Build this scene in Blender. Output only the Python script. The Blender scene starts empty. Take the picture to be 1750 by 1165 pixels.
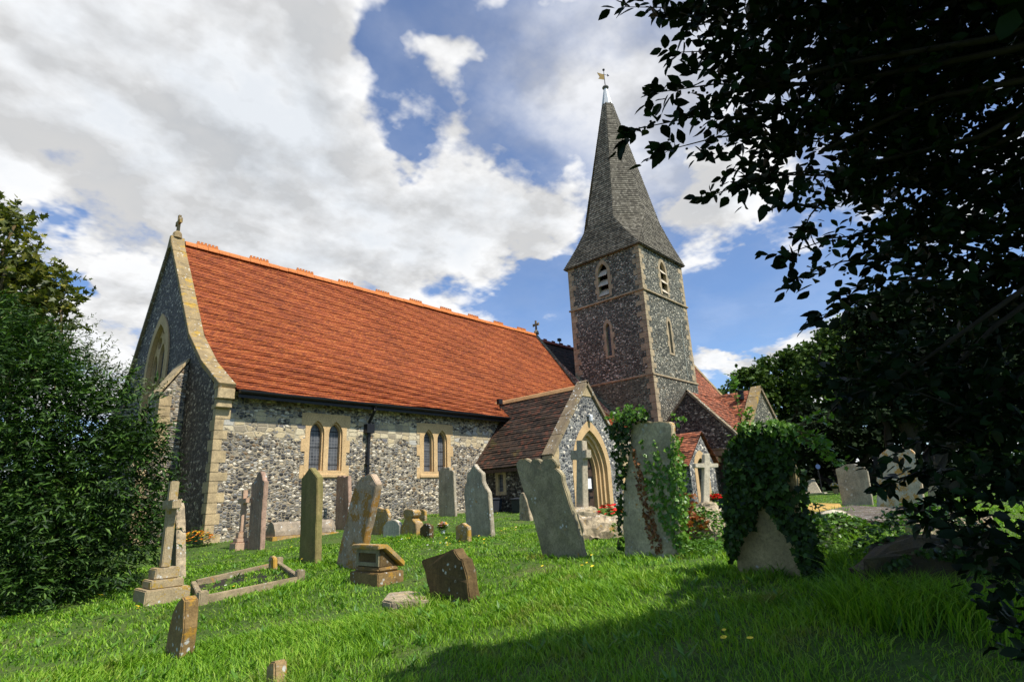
import bpy, bmesh, math, random
import numpy as np
from mathutils import Vector, Matrix
from mathutils.geometry import tessellate_polygon
random.seed(7); RNG = np.random.default_rng(7)
S = bpy.context.scene
COL = S.collection
EYE = 0.8                                     # eye height above the church floor level
# ---------------------------------------------------------------- camera
FPX, PITCH, ROLL, YAW = 967.15, 0.27333, -0.046042, 0.81977   # focal length for a 1750 px wide frame
def basis(p, ro, ya):
    cy, sy, cp, sp = math.cos(ya), math.sin(ya), math.cos(p), math.sin(p)
    f = np.array([cp*sy, cp*cy, sp]); r = np.array([cy, -sy, 0.]); u = np.cross(r, f)
    cr, sr = math.cos(ro), math.sin(ro)
    return cr*r + sr*u, -sr*r + cr*u, f
RT, UP, FW = basis(PITCH, ROLL, YAW)
def ray(x, y): return FW + (x-875)/FPX*RT - (y-582.5)/FPX*UP
def _e(v): v = v.copy(); v[2] += EYE; return v
def atX(x, y, X): d = ray(x, y); return _e(d*(X/d[0]))
def atY(x, y, Y): d = ray(x, y); return _e(d*(Y/d[1]))
def atZ(x, y, Z): d = ray(x, y); return _e(d*((Z-EYE)/d[2]))
def atD(x, y, D): return _e(ray(x, y)*D)
cam = bpy.data.cameras.new('camera'); co = bpy.data.objects.new('camera', cam); COL.objects.link(co)
cam.sensor_width = 36; cam.lens = FPX/1750*36; cam.clip_start = 0.05; cam.clip_end = 2000
M = Matrix(((RT[0], UP[0], -FW[0], 0), (RT[1], UP[1], -FW[1], 0), (RT[2], UP[2], -FW[2], EYE), (0, 0, 0, 1)))
co.matrix_world = M; S.camera = co
# ---------------------------------------------------------------- tags and builders
def tag(o, label=None, cat=None, group=None, kind=None):
    if label: o['label'] = label
    if cat: o['category'] = cat
    if group: o['group'] = group
    if kind: o['kind'] = kind
    return o
def empty(name, loc=(0, 0, 0), parent=None):
    o = bpy.data.objects.new(name, None); COL.objects.link(o); o.location = loc; o.empty_display_size = .2
    if parent: attach(o, parent)
    return o
def attach(o, parent):
    bpy.context.view_layer.update()
    o.parent = parent; o.matrix_parent_inverse = parent.matrix_world.inverted()
class MB:
    """collects polygons in world metres and links them as one mesh object"""
    def __init__(s): s.v = []; s.f = []; s.m = []; s.uv = {}
    def add(s, pts, faces, mat=0, uvs=None):
        b = len(s.v); s.v += [tuple(map(float, p)) for p in pts]
        for k, f in enumerate(faces):
            if uvs: s.uv[len(s.f)] = uvs[k]
            s.f.append([b+i for i in f]); s.m.append(mat)
        return s
    def box(s, x0, x1, y0, y1, z0, z1, mat=0):
        p = [(x, y, z) for x in (x0, x1) for y in (y0, y1) for z in (z0, z1)]
        return s.add(p, [(0, 1, 3, 2), (4, 6, 7, 5), (0, 4, 5, 1), (2, 3, 7, 6), (0, 2, 6, 4), (1, 5, 7, 3)], mat)
    def prism(s, pts, d, mat=0):
        """closed polygon pts (3-D) swept along the vector d"""
        n = len(pts); d = np.array(d, float); P = [np.array(p, float) for p in pts]
        N = sum((np.cross(P[i]-P[0], P[(i+1) % n]-P[0]) for i in range(n)), np.zeros(3))
        if N @ d > 0: P = P[::-1]
        return s.add(P+[p+d for p in P], [list(range(n)), list(range(2*n-1, n-1, -1))] +
                     [[(i+1) % n, i, n+i, n+(i+1) % n] for i in range(n)], mat)
    def plate(s, outer, holes, O, u, v, n, depth, mat=0, side=True):
        """flat plate with holes; O origin, u,v in-plane axes, n outward normal; reveals go back by depth"""
        O, u, v, n = (np.array(a, float) for a in (O, u, v, n))
        W = lambda p: O + u*p[0] + v*p[1]
        loops = [outer] + list(holes)
        tris = tessellate_polygon([[Vector((p[0], p[1], 0)) for p in L] for L in loops])
        flat = [p for L in loops for p in L]
        P = [W(p) for p in flat]; F = []
        for t in tris:
            a, b, c = (P[i] for i in t)
            F.append(list(t) if np.cross(b-a, c-a) @ n > 0 else list(t)[::-1])
        s.add(P, F, mat)
        for k, L in enumerate(loops):
            if k == 0 and not side: continue
            m = len(L); A = [W(p) for p in L]; B = [a - n*depth for a in A]
            cen = sum(A)/m
            for i in range(m):
                j = (i+1) % m
                q = [A[i], A[j], B[j], B[i]]
                nn = np.cross(q[1]-q[0], q[2]-q[0]); mid = (A[i]+A[j])/2
                out = (mid-cen) if k == 0 else (cen-mid)
                if nn @ out < 0: q = q[::-1]
                s.add(q, [(0, 1, 2, 3)], mat)
        return s
    def tube(s, pts, radii, k=6, mat=0, cap=True):
        pts = [np.array(p, float) for p in pts]; n = len(pts); V = []
        if np.isscalar(radii): radii = [radii]*n
        for i, p in enumerate(pts):
            t = pts[min(i+1, n-1)] - pts[max(i-1, 0)]; t = t/(np.linalg.norm(t)+1e-9)
            a = np.cross(t, (0, 0, 1) if abs(t[2]) < .9 else (1, 0, 0)); a /= np.linalg.norm(a); b = np.cross(t, a)
            for j in range(k):
                th = 2*math.pi*j/k; V.append(p + radii[i]*(a*math.cos(th) + b*math.sin(th)))
        F = [[i*k+j, i*k+(j+1) % k, (i+1)*k+(j+1) % k, (i+1)*k+j] for i in range(n-1) for j in range(k)]
        if cap: F += [list(range(k))[::-1], list(range((n-1)*k, n*k))]
        return s.add(V, F, mat)
    def lathe(s, c, prof, k=16, mat=0):
        V = [(c[0]+r*math.cos(2*math.pi*j/k), c[1]+r*math.sin(2*math.pi*j/k), c[2]+z) for r, z in prof for j in range(k)]
        F = [[i*k+j, i*k+(j+1) % k, (i+1)*k+(j+1) % k, (i+1)*k+j] for i in range(len(prof)-1) for j in range(k)]
        F += [list(range(k))[::-1], list(range((len(prof)-1)*k, len(prof)*k))]
        return s.add(V, F, mat)
    def build(s, name, mats, parent=None, smooth=False, bevel=0, jitter=0):
        me = bpy.data.meshes.new(name); me.from_pydata(s.v, [], s.f)
        if not isinstance(mats, (list, tuple)): mats = [mats]
        for m in mats: me.materials.append(m)
        me.polygons.foreach_set('material_index', s.m)
        if bevel or jitter:
            bm = bmesh.new(); bm.from_mesh(me)
            bmesh.ops.remove_doubles(bm, verts=bm.verts, dist=1e-5)
            if bevel:
                es = [e for e in bm.edges if len(e.link_faces) == 2 and e.calc_face_angle(0) > .5]
                bmesh.ops.bevel(bm, geom=es, offset=bevel, segments=2, affect='EDGES', clamp_overlap=True)
            bmesh.ops.recalc_face_normals(bm, faces=bm.faces)
            bm.to_mesh(me); bm.free()
        auto_uv(me, {} if (bevel or jitter) else s.uv)
        if smooth: me.polygons.foreach_set('use_smooth', [True]*len(me.polygons))
        me.update()
        o = bpy.data.objects.new(name, me); COL.objects.link(o)
        if parent: attach(o, parent)
        return o
def auto_uv(me, given):
    uvl = me.uv_layers.new(name='uv').data
    vs = me.vertices
    for p in me.polygons:
        g = given.get(p.index)
        if g:
            for k, li in enumerate(p.loop_indices): uvl[li].uv = g[k]
            continue
        n = p.normal
        if abs(n.z) > .97: u = Vector((1, 0, 0)); v = Vector((0, 1, 0))
        else:
            u = Vector((-n.y, n.x, 0)).normalized(); v = n.cross(u)
            if v.z < 0: v = -v
        off = 3.7*round(n.x) + 1.3*round(n.y)
        for li in p.loop_indices:
            c = vs[me.loops[li].vertex_index].co
            uvl[li].uv = (c.dot(u)+off, c.dot(v))
def np_mesh(name, V, F, mats, parent=None, mi=None, smooth=False):
    """V (n,3) array, F (m,k) array of equal-sided faces"""
    me = bpy.data.meshes.new(name)
    k = F.shape[1]; m = len(F)
    me.vertices.add(len(V)); me.vertices.foreach_set('co', np.ascontiguousarray(V, dtype=np.float32).ravel())
    me.loops.add(m*k); me.loops.foreach_set('vertex_index', np.ascontiguousarray(F, dtype=np.int32).ravel())
    me.polygons.add(m); me.polygons.foreach_set('loop_start', np.arange(0, m*k, k, dtype=np.int32))
    me.polygons.foreach_set('loop_total', np.full(m, k, dtype=np.int32))
    for a in (mats if isinstance(mats, (list, tuple)) else [mats]): me.materials.append(a)
    if mi is not None: me.polygons.foreach_set('material_index', mi.astype(np.int32))
    if smooth: me.polygons.foreach_set('use_smooth', [True]*m)
    me.update(calc_edges=True)
    o = bpy.data.objects.new(name, me); COL.objects.link(o)
    if parent: attach(o, parent)
    return o
# ---------------------------------------------------------------- ground height
_cp = []
def cpz(px, py, z): p = atZ(px, py, z+EYE); _cp.append((p[0], p[1], z+EYE))
for a in ((347, 930, -.8), (300, 1128, -1.3), (540, 965, -1.0), (760, 1035, -1.1), (975, 955, -.86), (1110, 955, -.8),
          (1320, 985, -.8), (875, 1165, -1.15), (100, 1060, -1.3), (1600, 1050, -.85), (1400, 1165, -1.05), (240, 1040, -1.2),
          (1460, 864, -.5)): cpz(*a)
for x, y, z in ((14, 17.6, -.42), (10, 17.6, -.62), (19, 13.4, -.5), (23, 12, -.5), (0, 0, -1.4), (-5, 5, -1.5), (4, -4, -1.1), (28, 11, -.5), (35, 5, -.45),
                (7, 25, -.8), (40, 0, -.5), (60, 60, -1), (-30, 30, -1.6), (0, -40, -1.2), (80, -20, -.5), (130, 130, -1), (-60, -10, -1.6), (60, -90, -1)):
    _cp.append((x, y, z+EYE))
_cp = np.array(_cp); _n = len(_cp)
_K = np.sqrt(((_cp[:, None, :2]-_cp[None, :, :2])**2).sum(-1)+.3)
_A = np.zeros((_n+1, _n+1)); _A[:_n, :_n] = _K - .15*np.eye(_n); _A[:_n, _n] = 1; _A[_n, :_n] = 1
_w = np.linalg.solve(_A, np.append(_cp[:, 2], 0))
def gz(x, y):
    x = np.asarray(x, float); y = np.asarray(y, float)
    d = np.sqrt((x[..., None]-_cp[:, 0])**2 + (y[..., None]-_cp[:, 1])**2 + .3)
    b = .025*np.sin(x*1.7+.5*y)*np.cos(y*1.3-.3*x) + .012*np.sin(4.1*x+1)*np.sin(3.7*y)
    return d @ _w[:_n] + _w[_n] + b
def G(px, py, dmax=70):
    """the point of the ground seen at a pixel of the 1750 px photograph"""
    d = ray(px, py); t = np.linspace(1.5, dmax, 6000)
    P = d[None, :]*t[:, None]; h = P[:, 2] + EYE - gz(P[:, 0], P[:, 1])
    k = np.argmax(h < 0)
    if h[k] >= 0: k = len(t)-1
    p = _e(d*t[k]); p[2] = float(gz(p[0], p[1])); return p
# ---------------------------------------------------------------- materials
class NT:
    def __init__(s, name):
        s.m = bpy.data.materials.new(name); s.m.use_nodes = True; s.t = s.m.node_tree; s.N = s.t.nodes; s.L = s.t.links
        s.b = s.N['Principled BSDF']; s.b.inputs['Roughness'].default_value = .85
        s.b.inputs['Specular IOR Level'].default_value = .25
    def n(s, typ, **kw):
        a = s.N.new(typ)
        for k, v in kw.items():
            if hasattr(a, k): setattr(a, k, v)
        return a
    def put(s, sock, v):
        if isinstance(v, bpy.types.NodeSocket): s.L.new(v, sock)
        elif v is not None:
            if isinstance(v, (tuple, list)) and len(v) == 3 and sock.type == 'RGBA': v = (*v, 1)
            sock.default_value = v
    def uv(s): return s.n('ShaderNodeUVMap').outputs[0]
    def pos(s): return s.n('ShaderNodeNewGeometry').outputs['Position']
    def island(s): return s.n('ShaderNodeNewGeometry').outputs['Random Per Island']
    def math(s, op, a, b=0, c=None, clamp=False):
        m = s.n('ShaderNodeMath', operation=op); m.use_clamp = clamp
        s.put(m.inputs[0], a); s.put(m.inputs[1], b)
        if c is not None: s.put(m.inputs[2], c)
        return m.outputs[0]
    def vmul(s, a, v):
        m = s.n('ShaderNodeVectorMath', operation='MULTIPLY'); s.put(m.inputs[0], a); s.put(m.inputs[1], v); return m.outputs[0]
    def vadd(s, a, v):
        m = s.n('ShaderNodeVectorMath', operation='ADD'); s.put(m.inputs[0], a); s.put(m.inputs[1], v); return m.outputs[0]
    def noise(s, vec, scale, detail=4, rough=.55, out=0):
        m = s.n('ShaderNodeTexNoise'); s.put(m.inputs['Vector'], vec); m.inputs['Scale'].default_value = scale
        m.inputs['Detail'].default_value = detail; m.inputs['Roughness'].default_value = rough; return m.outputs[out]
    def voro(s, vec, scale, feature='F1', rnd=1):
        m = s.n('ShaderNodeTexVoronoi', feature=feature); s.put(m.inputs['Vector'], vec); m.inputs['Scale'].default_value = scale
        m.inputs['Randomness'].default_value = rnd; return m
    def ramp(s, fac, stops, interp='LINEAR'):
        m = s.n('ShaderNodeValToRGB'); r = m.color_ramp; r.interpolation = interp
        while len(r.elements) > 1: r.elements.remove(r.elements[-1])
        r.elements[0].position = stops[0][0]; r.elements[0].color = (*stops[0][1], 1) if not np.isscalar(stops[0][1]) else (*[stops[0][1]]*3, 1)
        for p, c in stops[1:]:
            e = r.elements.new(p); e.color = (*c, 1) if not np.isscalar(c) else (c, c, c, 1)
        s.put(m.inputs[0], fac); return m.outputs[0]
    def mix(s, f, a, b, mode='MIX'):
        m = s.n('ShaderNodeMix', data_type='RGBA', blend_type=mode); s.put(m.inputs[0], f); s.put(m.inputs[6], a); s.put(m.inputs[7], b); return m.outputs[2]
    def bump(s, h, strength=.5, dist=.02, prev=None):
        m = s.n('ShaderNodeBump'); m.inputs['Strength'].default_value = strength; m.inputs['Distance'].default_value = dist
        s.put(m.inputs['Height'], h)
        if prev is not None: s.put(m.inputs['Normal'], prev)
        return m.outputs[0]
    def done(s, col=None, nor=None, rough=None):
        if col is not None: s.put(s.b.inputs['Base Color'], col)
        if nor is not None: s.put(s.b.inputs['Normal'], nor)
        if rough is not None: s.put(s.b.inputs['Roughness'], rough)
        return s.m
def flint(name, size=(.12, .075), cols=None, mortar=(.42, .35, .25), mw=(.04, .13), band=False, dist=.018):
    t = NT(name); uv = t.uv()
    w = t.noise(uv, 3.5, 3, .6, out=1)
    uvw = t.vadd(uv, t.vmul(w, (.07, .045, 0)))
    sc = t.vmul(uvw, (1/size[0], 1/size[1], 0))
    v = t.voro(sc, 1, 'F1', .85); e = t.voro(sc, 1, 'DISTANCE_TO_EDGE', .85).outputs['Distance']
    sep = t.n('ShaderNodeSeparateColor'); t.put(sep.inputs[0], v.outputs['Color'])
    cols = cols or [(0, (.035, .037, .045)), (.22, (.075, .08, .095)), (.42, (.19, .20, .22)), (.60, (.36, .36, .35)), (.74, (.62, .60, .55)), (.88, (.17, .12, .075)), (.94, (.48, .42, .32))]
    c = t.ramp(sep.outputs[0], cols, 'CONSTANT')
    sp = t.noise(uv, 34, 5, .7)
    c = t.mix(.85, c, t.ramp(sp, [(.3, .35), (.5, .95), (.68, 1.7)]), 'MULTIPLY'); c = t.mix(1, c, (1.10, 1.0, .83), 'MULTIPLY')
    patch = t.noise(uv, .55, 4, .6)
    c = t.mix(1, c, t.ramp(patch, [(.3, .72), (.7, 1.2)]), 'MULTIPLY')
    mn = t.noise(uv, 16, 4, .65)
    mc = t.mix(1, mortar, t.ramp(mn, [(.25, .5), (.75, 1.25)]), 'MULTIPLY')
    eo = t.math('SUBTRACT', e, t.math('MULTIPLY', t.math('SUBTRACT', t.noise(uv, 9, 2), .5), .16))
    mr = t.n('ShaderNodeMapRange'); mr.interpolation_type = 'SMOOTHSTEP'; t.put(mr.inputs[0], eo)
    mr.inputs[1].default_value = mw[0]; mr.inputs[2].default_value = mw[1]
    f = mr.outputs[0]
    damp = t.ramp(t.noise(t.vmul(uv, (1, .45, 1)), .9, 5, .65), [(.36, .62), (.55, 1.05)]); c = t.mix(.7, c, damp, 'MULTIPLY'); mc = t.mix(.8, mc, t.ramp(t.noise(uv, .8, 5, .6), [(.35, .55), (.65, 1.15)]), 'MULTIPLY')
    hh = t.math('MULTIPLY', t.math('POWER', t.math('MINIMUM', t.math('MAXIMUM', eo, 0), .5), .5), 1.4)
    col = t.mix(f, mc, c)
    hgt = t.math('ADD', t.math('MULTIPLY', f, hh), t.math('MULTIPLY', sp, .35))
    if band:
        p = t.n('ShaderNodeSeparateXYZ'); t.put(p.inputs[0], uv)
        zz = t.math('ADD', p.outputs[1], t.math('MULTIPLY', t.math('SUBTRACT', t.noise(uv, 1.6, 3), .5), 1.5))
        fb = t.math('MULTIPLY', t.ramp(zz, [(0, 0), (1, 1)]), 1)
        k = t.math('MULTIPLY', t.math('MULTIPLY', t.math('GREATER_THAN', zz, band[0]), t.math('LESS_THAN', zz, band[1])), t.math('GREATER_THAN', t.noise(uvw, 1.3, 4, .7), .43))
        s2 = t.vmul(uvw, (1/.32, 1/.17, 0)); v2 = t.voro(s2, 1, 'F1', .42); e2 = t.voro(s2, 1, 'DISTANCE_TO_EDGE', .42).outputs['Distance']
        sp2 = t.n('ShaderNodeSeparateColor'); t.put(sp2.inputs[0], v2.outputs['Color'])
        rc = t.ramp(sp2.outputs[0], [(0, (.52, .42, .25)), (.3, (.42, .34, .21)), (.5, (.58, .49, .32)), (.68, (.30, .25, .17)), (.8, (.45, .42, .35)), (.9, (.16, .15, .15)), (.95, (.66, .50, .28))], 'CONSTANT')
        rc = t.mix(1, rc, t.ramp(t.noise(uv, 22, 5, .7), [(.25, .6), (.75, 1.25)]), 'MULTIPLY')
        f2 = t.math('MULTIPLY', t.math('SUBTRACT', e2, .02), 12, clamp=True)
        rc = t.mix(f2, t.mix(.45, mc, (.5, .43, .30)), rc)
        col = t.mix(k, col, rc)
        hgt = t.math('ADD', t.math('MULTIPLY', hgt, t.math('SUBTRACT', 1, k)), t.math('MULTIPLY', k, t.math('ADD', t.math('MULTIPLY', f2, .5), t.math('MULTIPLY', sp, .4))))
    nor = t.bump(hgt, 1.0, dist)
    return t.done(col, nor, t.math('SUBTRACT', .9, t.math('MULTIPLY', f, .35)))
def stone(name, base=(.42, .36, .26), var=.35, lichen=0., lc=(.55, .22, .03), white=.0, dark=.0, scale=1., bump=.35, streak=False, green=0.):
    base = (base[0]*1.12, base[1]*1.0, base[2]*.80)
    t = NT(name); g = t.pos(); oi = t.n('ShaderNodeObjectInfo').outputs['Random']
    ov = t.n('ShaderNodeCombineXYZ'); t.put(ov.inputs[0], t.math('MULTIPLY', oi, 37)); p = t.vadd(g, ov.outputs[0])
    a = t.noise(p, 2.2*scale, 6, .62); b = t.noise(p, 26*scale, 5, .7); st = t.noise(t.vmul(p, (3, 3, .35)), 3*scale, 5, .65)
    c = t.mix(1, base, t.ramp(a, [(.25, 1-var), (.75, 1+var)]), 'MULTIPLY')
    c = t.mix(1, c, t.ramp(b, [(.25, .55), (.5, 1.), (.8, 1.45)]), 'MULTIPLY')
    if streak: c = t.mix(.5, c, t.ramp(st, [(.3, .5), (.55, 1.05), (.7, 1.3)]), 'MULTIPLY')
    if green: c = t.mix(t.math('MULTIPLY', t.ramp(t.noise(p, 1.4, 5, .6), [(.35, 0), (.65, 1)]), green), c, (.14, .15, .035))
    if dark: c = t.mix(t.math('MULTIPLY', t.ramp(t.noise(p, 3.1*scale, 6, .7), [(.45, 0), (.6, 1)]), dark), c, (.05, .045, .038))
    if white:
        v = t.voro(t.vadd(p, t.vmul(t.noise(p, 12, 3, out=1), (.06, .06, .06))), 9*scale).outputs['Distance']
        k = t.math('MULTIPLY', t.ramp(v, [(.22, 1), (.34, 0)]), t.ramp(t.noise(p, 3.3, 4), [(.62-.3*white, 0), (.70-.3*white, 1)]))
        c = t.mix(k, c, (.55, .55, .50))
    if lichen:
        l = t.math('ADD', t.math('MULTIPLY', t.noise(p, 2.6*scale, 3, .5), .55), t.math('MULTIPLY', t.noise(p, 17*scale, 5, .7), .45))
        k = t.ramp(l, [(.66-.3*lichen, 0), (.70-.3*lichen, 1)])
        c = t.mix(t.math('MULTIPLY', k, .9), c, t.mix(t.noise(p, 30, 3), lc, (lc[0]*.6, lc[1]*.9, lc[2])))
    h = t.math('ADD', t.math('MULTIPLY', a, .5), t.math('MULTIPLY', b, .35))
    return t.done(c, t.bump(h, bump, .03), .9)
def tiles(name, cols, tw=.17, vstep=1., dirt=.5, hue=None, uvscale=None):
    """UV: u metres along the course, v = course number"""
    t = NT(name); uv = t.uv(); s = t.n('ShaderNodeSeparateXYZ'); t.put(s.inputs[0], uv)
    row = t.math('FLOOR', t.math('MULTIPLY', s.outputs[1], vstep))
    uo = t.math('ADD', t.math('DIVIDE', s.outputs[0], tw), t.math('MULTIPLY', t.math('MODULO', row, 2), .5))
    colm = t.math('FLOOR', uo); fr = t.math('FRACT', uo)
    cv = t.n('ShaderNodeCombineXYZ'); t.put(cv.inputs[0], colm); t.put(cv.inputs[1], row)
    wn = t.n('ShaderNodeTexWhiteNoise'); wn.noise_dimensions = '2D'; t.put(wn.inputs['Vector'], cv.outputs[0])
    big = t.noise(t.pos(), .55, 5, .62); mid = t.noise(t.pos(), 3.0, 4, .6)
    f = t.math('ADD', t.math('MULTIPLY', wn.outputs[0], .62), t.math('MULTIPLY', t.math('ADD', t.math('MULTIPLY', big, .5), t.math('MULTIPLY', mid, .5)), .38))
    c = t.ramp(f, cols)
    fine = t.noise(t.pos(), 30, 4, .7)
    c = t.mix(dirt, c, t.ramp(fine, [(.3, .45), (.6, 1.15)]), 'MULTIPLY')
    c = t.mix(dirt, c, t.ramp(big, [(.35, .7), (.6, 1.1)]), 'MULTIPLY')
    if hue is not None: c = t.mix(t.ramp(t.noise(t.pos(), .8, 5, .6), [(hue[1], 0), (hue[1]+.08, 1)]), c, hue[0])
    gap = t.math('LESS_THAN', t.math('ABSOLUTE', t.math('SUBTRACT', fr, .5)), .47)
    c = t.mix(t.math('SUBTRACT', 1, gap), c, (.03, .02, .015))
    h = t.math('ADD', t.math('MULTIPLY', wn.outputs[0], .8), t.math('MULTIPLY', gap, .6))
    return t.done(c, t.bump(t.math('ADD', h, t.math('MULTIPLY', fine, .4)), .8, .008), .8)
def plain(name, col, rough=.7, metal=0, noise=.15, emit=None):
    t = NT(name); c = t.mix(1, col, t.ramp(t.noise(t.pos(), 14, 4, .6), [(.3, 1-noise), (.7, 1+noise)]), 'MULTIPLY')
    t.b.inputs['Metallic'].default_value = metal
    if emit: t.put(t.b.inputs['Emission Color'], emit); t.b.inputs['Emission Strength'].default_value = 1
    return t.done(c, None, rough)
def leafm(name, stops, trans=.3, rough=.45, spec=.4):
    t = NT(name); c = t.ramp(t.math('ADD', t.math('MULTIPLY', t.island(), .7), t.math('MULTIPLY', t.noise(t.pos(), .9, 3), .3)), stops)
    t.b.inputs['Specular IOR Level'].default_value = spec
    t.done(c, None, rough)
    if trans:
        tr = t.n('ShaderNodeBsdfTranslucent'); t.put(tr.inputs[0], t.mix(1, c, (1.1, 1.25, .5), 'MULTIPLY'))
        mx = t.n('ShaderNodeMixShader'); mx.inputs[0].default_value = trans
        t.L.new(t.b.outputs[0], mx.inputs[1]); t.L.new(tr.outputs[0], mx.inputs[2])
        t.L.new(mx.outputs[0], t.N['Material Output'].inputs['Surface'])
    return t.m
MT = {}
MT['flint'] = flint('flint_wall', size=(.145, .075), mortar=(.34, .28, .19), dist=.028)  # mortar darkened to paint in the self-shadow between flints
MT['flint_band'] = flint('flint_wall_with_rubble_band', size=(.125, .072), band=(3.05, 3.70), mortar=(.36, .30, .205), dist=.028)  # mortar tone here also carries painted shadow of the gaps
MT['flint_shaded'] = flint('flint_in_shade', size=(.13, .08), mortar=(.13, .105, .075), mw=(.02, .09), dist=.03,  # darker flint copy: shade of the unlit faces is put into its colour
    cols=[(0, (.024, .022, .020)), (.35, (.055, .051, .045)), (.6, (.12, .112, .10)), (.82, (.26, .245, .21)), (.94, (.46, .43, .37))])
MT['flint_tower'] = flint('flint_tower', size=(.115, .07), mortar=(.18, .178, .13), mw=(.03, .10), dist=.035,
    cols=[(0, (.04, .043, .040)), (.25, (.085, .092, .084)), (.5, (.158, .168, .148)), (.68, (.275, .285, .25)), (.84, (.57, .57, .51)), (.97, (.18, .14, .08))])
MT['flint_brown'] = flint('flint_tower_foot', size=(.13, .07), mortar=(.165, .19, .135), mw=(.03, .12),
    cols=[(0, (.038, .047, .038)), (.3, (.084, .10, .080)), (.55, (.14, .165, .125)), (.8, (.23, .265, .21)), (.93, (.40, .45, .38))])
MT['flint_square'] = flint('knapped_flint', size=(.14, .10), mortar=(.33, .315, .27), mw=(.03, .12), dist=.025,
    cols=[(0, (.035, .04, .055)), (.28, (.08, .09, .115)), (.52, (.16, .175, .20)), (.72, (.30, .31, .32)), (.88, (.62, .61, .58))])
MT['ashlar'] = stone('limestone_dressing', (.46, .35, .215), .18, lichen=.12, lc=(.45, .30, .08))
MT['quoin'] = stone('quoin_stone', (.40, .34, .23), .3, lichen=.15, lc=(.42, .26, .08), dark=.3, scale=1.2)
MT['quoin_tower'] = stone('tower_quoin_stone', (.34, .30, .225), .3, lichen=.08, lc=(.40, .24, .08), dark=.3, scale=1)
MT['coping'] = stone('coping_stone', (.25, .205, .125), .3, lichen=.38, lc=(.50, .26, .04), white=.25, dark=.3)
MT['coping_grey'] = stone('grey_coping_stone', (.20, .17, .125), .3, lichen=.18, lc=(.42, .24, .06), white=.5, dark=.3)
MT['tile_red'] = tiles('red_clay_tiles', [(.06, (.13, .038, .016)), (.25, (.215, .048, .015)), (.45, (.27, .062, .016)), (.62, (.31, .076, .018)), (.80, (.345, .098, .024)), (.90, (.39, .14, .045)), (.97, (.18, .07, .04))], .12, dirt=.55)
MT['tile_brown'] = tiles('brown_clay_tiles', [(.15, (.022, .017, .012)), (.4, (.045, .031, .021)), (.65, (.07, .042, .026)), (.8, (.12, .045, .025)), (.88, (.06, .045, .034))], .17, hue=((.10, .085, .025), .62))
MT['tile_mixed'] = tiles('weathered_red_tiles', [(.15, (.10, .04, .025)), (.4, (.22, .08, .04)), (.6, (.34, .10, .045)), (.8, (.42, .16, .08)), (.95, (.2, .12, .08))], .17)
MT['shingle'] = tiles('oak_shingles', [(.15, (.055, .048, .034)), (.4, (.10, .088, .062)), (.6, (.14, .125, .09)), (.8, (.20, .18, .135)), (.95, (.26, .24, .19))], .14, dirt=.35)
MT['ridge'] = plain('orange_ridge_tile', (.47, .15, .035), .7, noise=.25)
MT['bark_dark'] = None
MT['iron'] = plain('black_iron', (.012, .012, .013), .4)
MT['lead'] = plain('lead_sheet', (.55, .56, .56), .45, noise=.2)
MT['gold'] = plain('gilded_metal', (.45, .28, .06), .35, .7)
MT['wood'] = plain('dark_oak', (.055, .032, .02), .6, noise=.4)
MT['louvre'] = stone('grey_oak_louvre', (.45, .43, .39), .2, streak=True, bump=.2)
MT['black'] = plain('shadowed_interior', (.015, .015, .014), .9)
MT['white'] = plain('white_paint', (.75, .75, .72), .5, noise=.06)
MT['plastic'] = plain('dark_bin_plastic', (.03, .034, .04), .5)
def glassmat():
    t = NT('leaded_glass'); s = t.n('ShaderNodeSeparateXYZ'); t.put(s.inputs[0], t.uv())
    def line(a, per, w): return t.math('LESS_THAN', t.math('FRACT', t.math('DIVIDE', a, per)), w)
    mesh = t.math('MAXIMUM', line(s.outputs[0], .105, .16), line(s.outputs[1], .105, .14))
    bar = line(s.outputs[1], .55, .055)
    c = t.mix(mesh, t.mix(1, (.07, .073, .078), t.ramp(t.noise(t.pos(), 5, 4), [(.3, .5), (.7, 1.5)]), 'MULTIPLY'), (.16, .16, .16))
    c = t.mix(bar, c, (.01, .01, .01))
    return t.done(c, t.bump(t.math('ADD', t.noise(t.pos(), 9, 2), mesh), .3, .01), t.ramp(t.noise(t.pos(), 7, 2), [(.3, .15), (.7, .5)]))
MT['glass'] = glassmat()
def doormat():
    t = NT('plank_door'); s = t.n('ShaderNodeSeparateXYZ'); t.put(s.inputs[0], t.uv())
    g = t.math('LESS_THAN', t.math('FRACT', t.math('DIVIDE', s.outputs[0], .14)), .08)
    c = t.mix(g, t.mix(1, (.06, .038, .026), t.ramp(t.noise(t.vmul(t.uv(), (20, 1.5, 1)), 3, 5), [(.3, .6), (.7, 1.5)]), 'MULTIPLY'), (.008, .006, .005))
    return t.done(c, t.bump(t.math('SUBTRACT', 1, g), .5, .01), .55)
MT['door'] = doormat()
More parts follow.
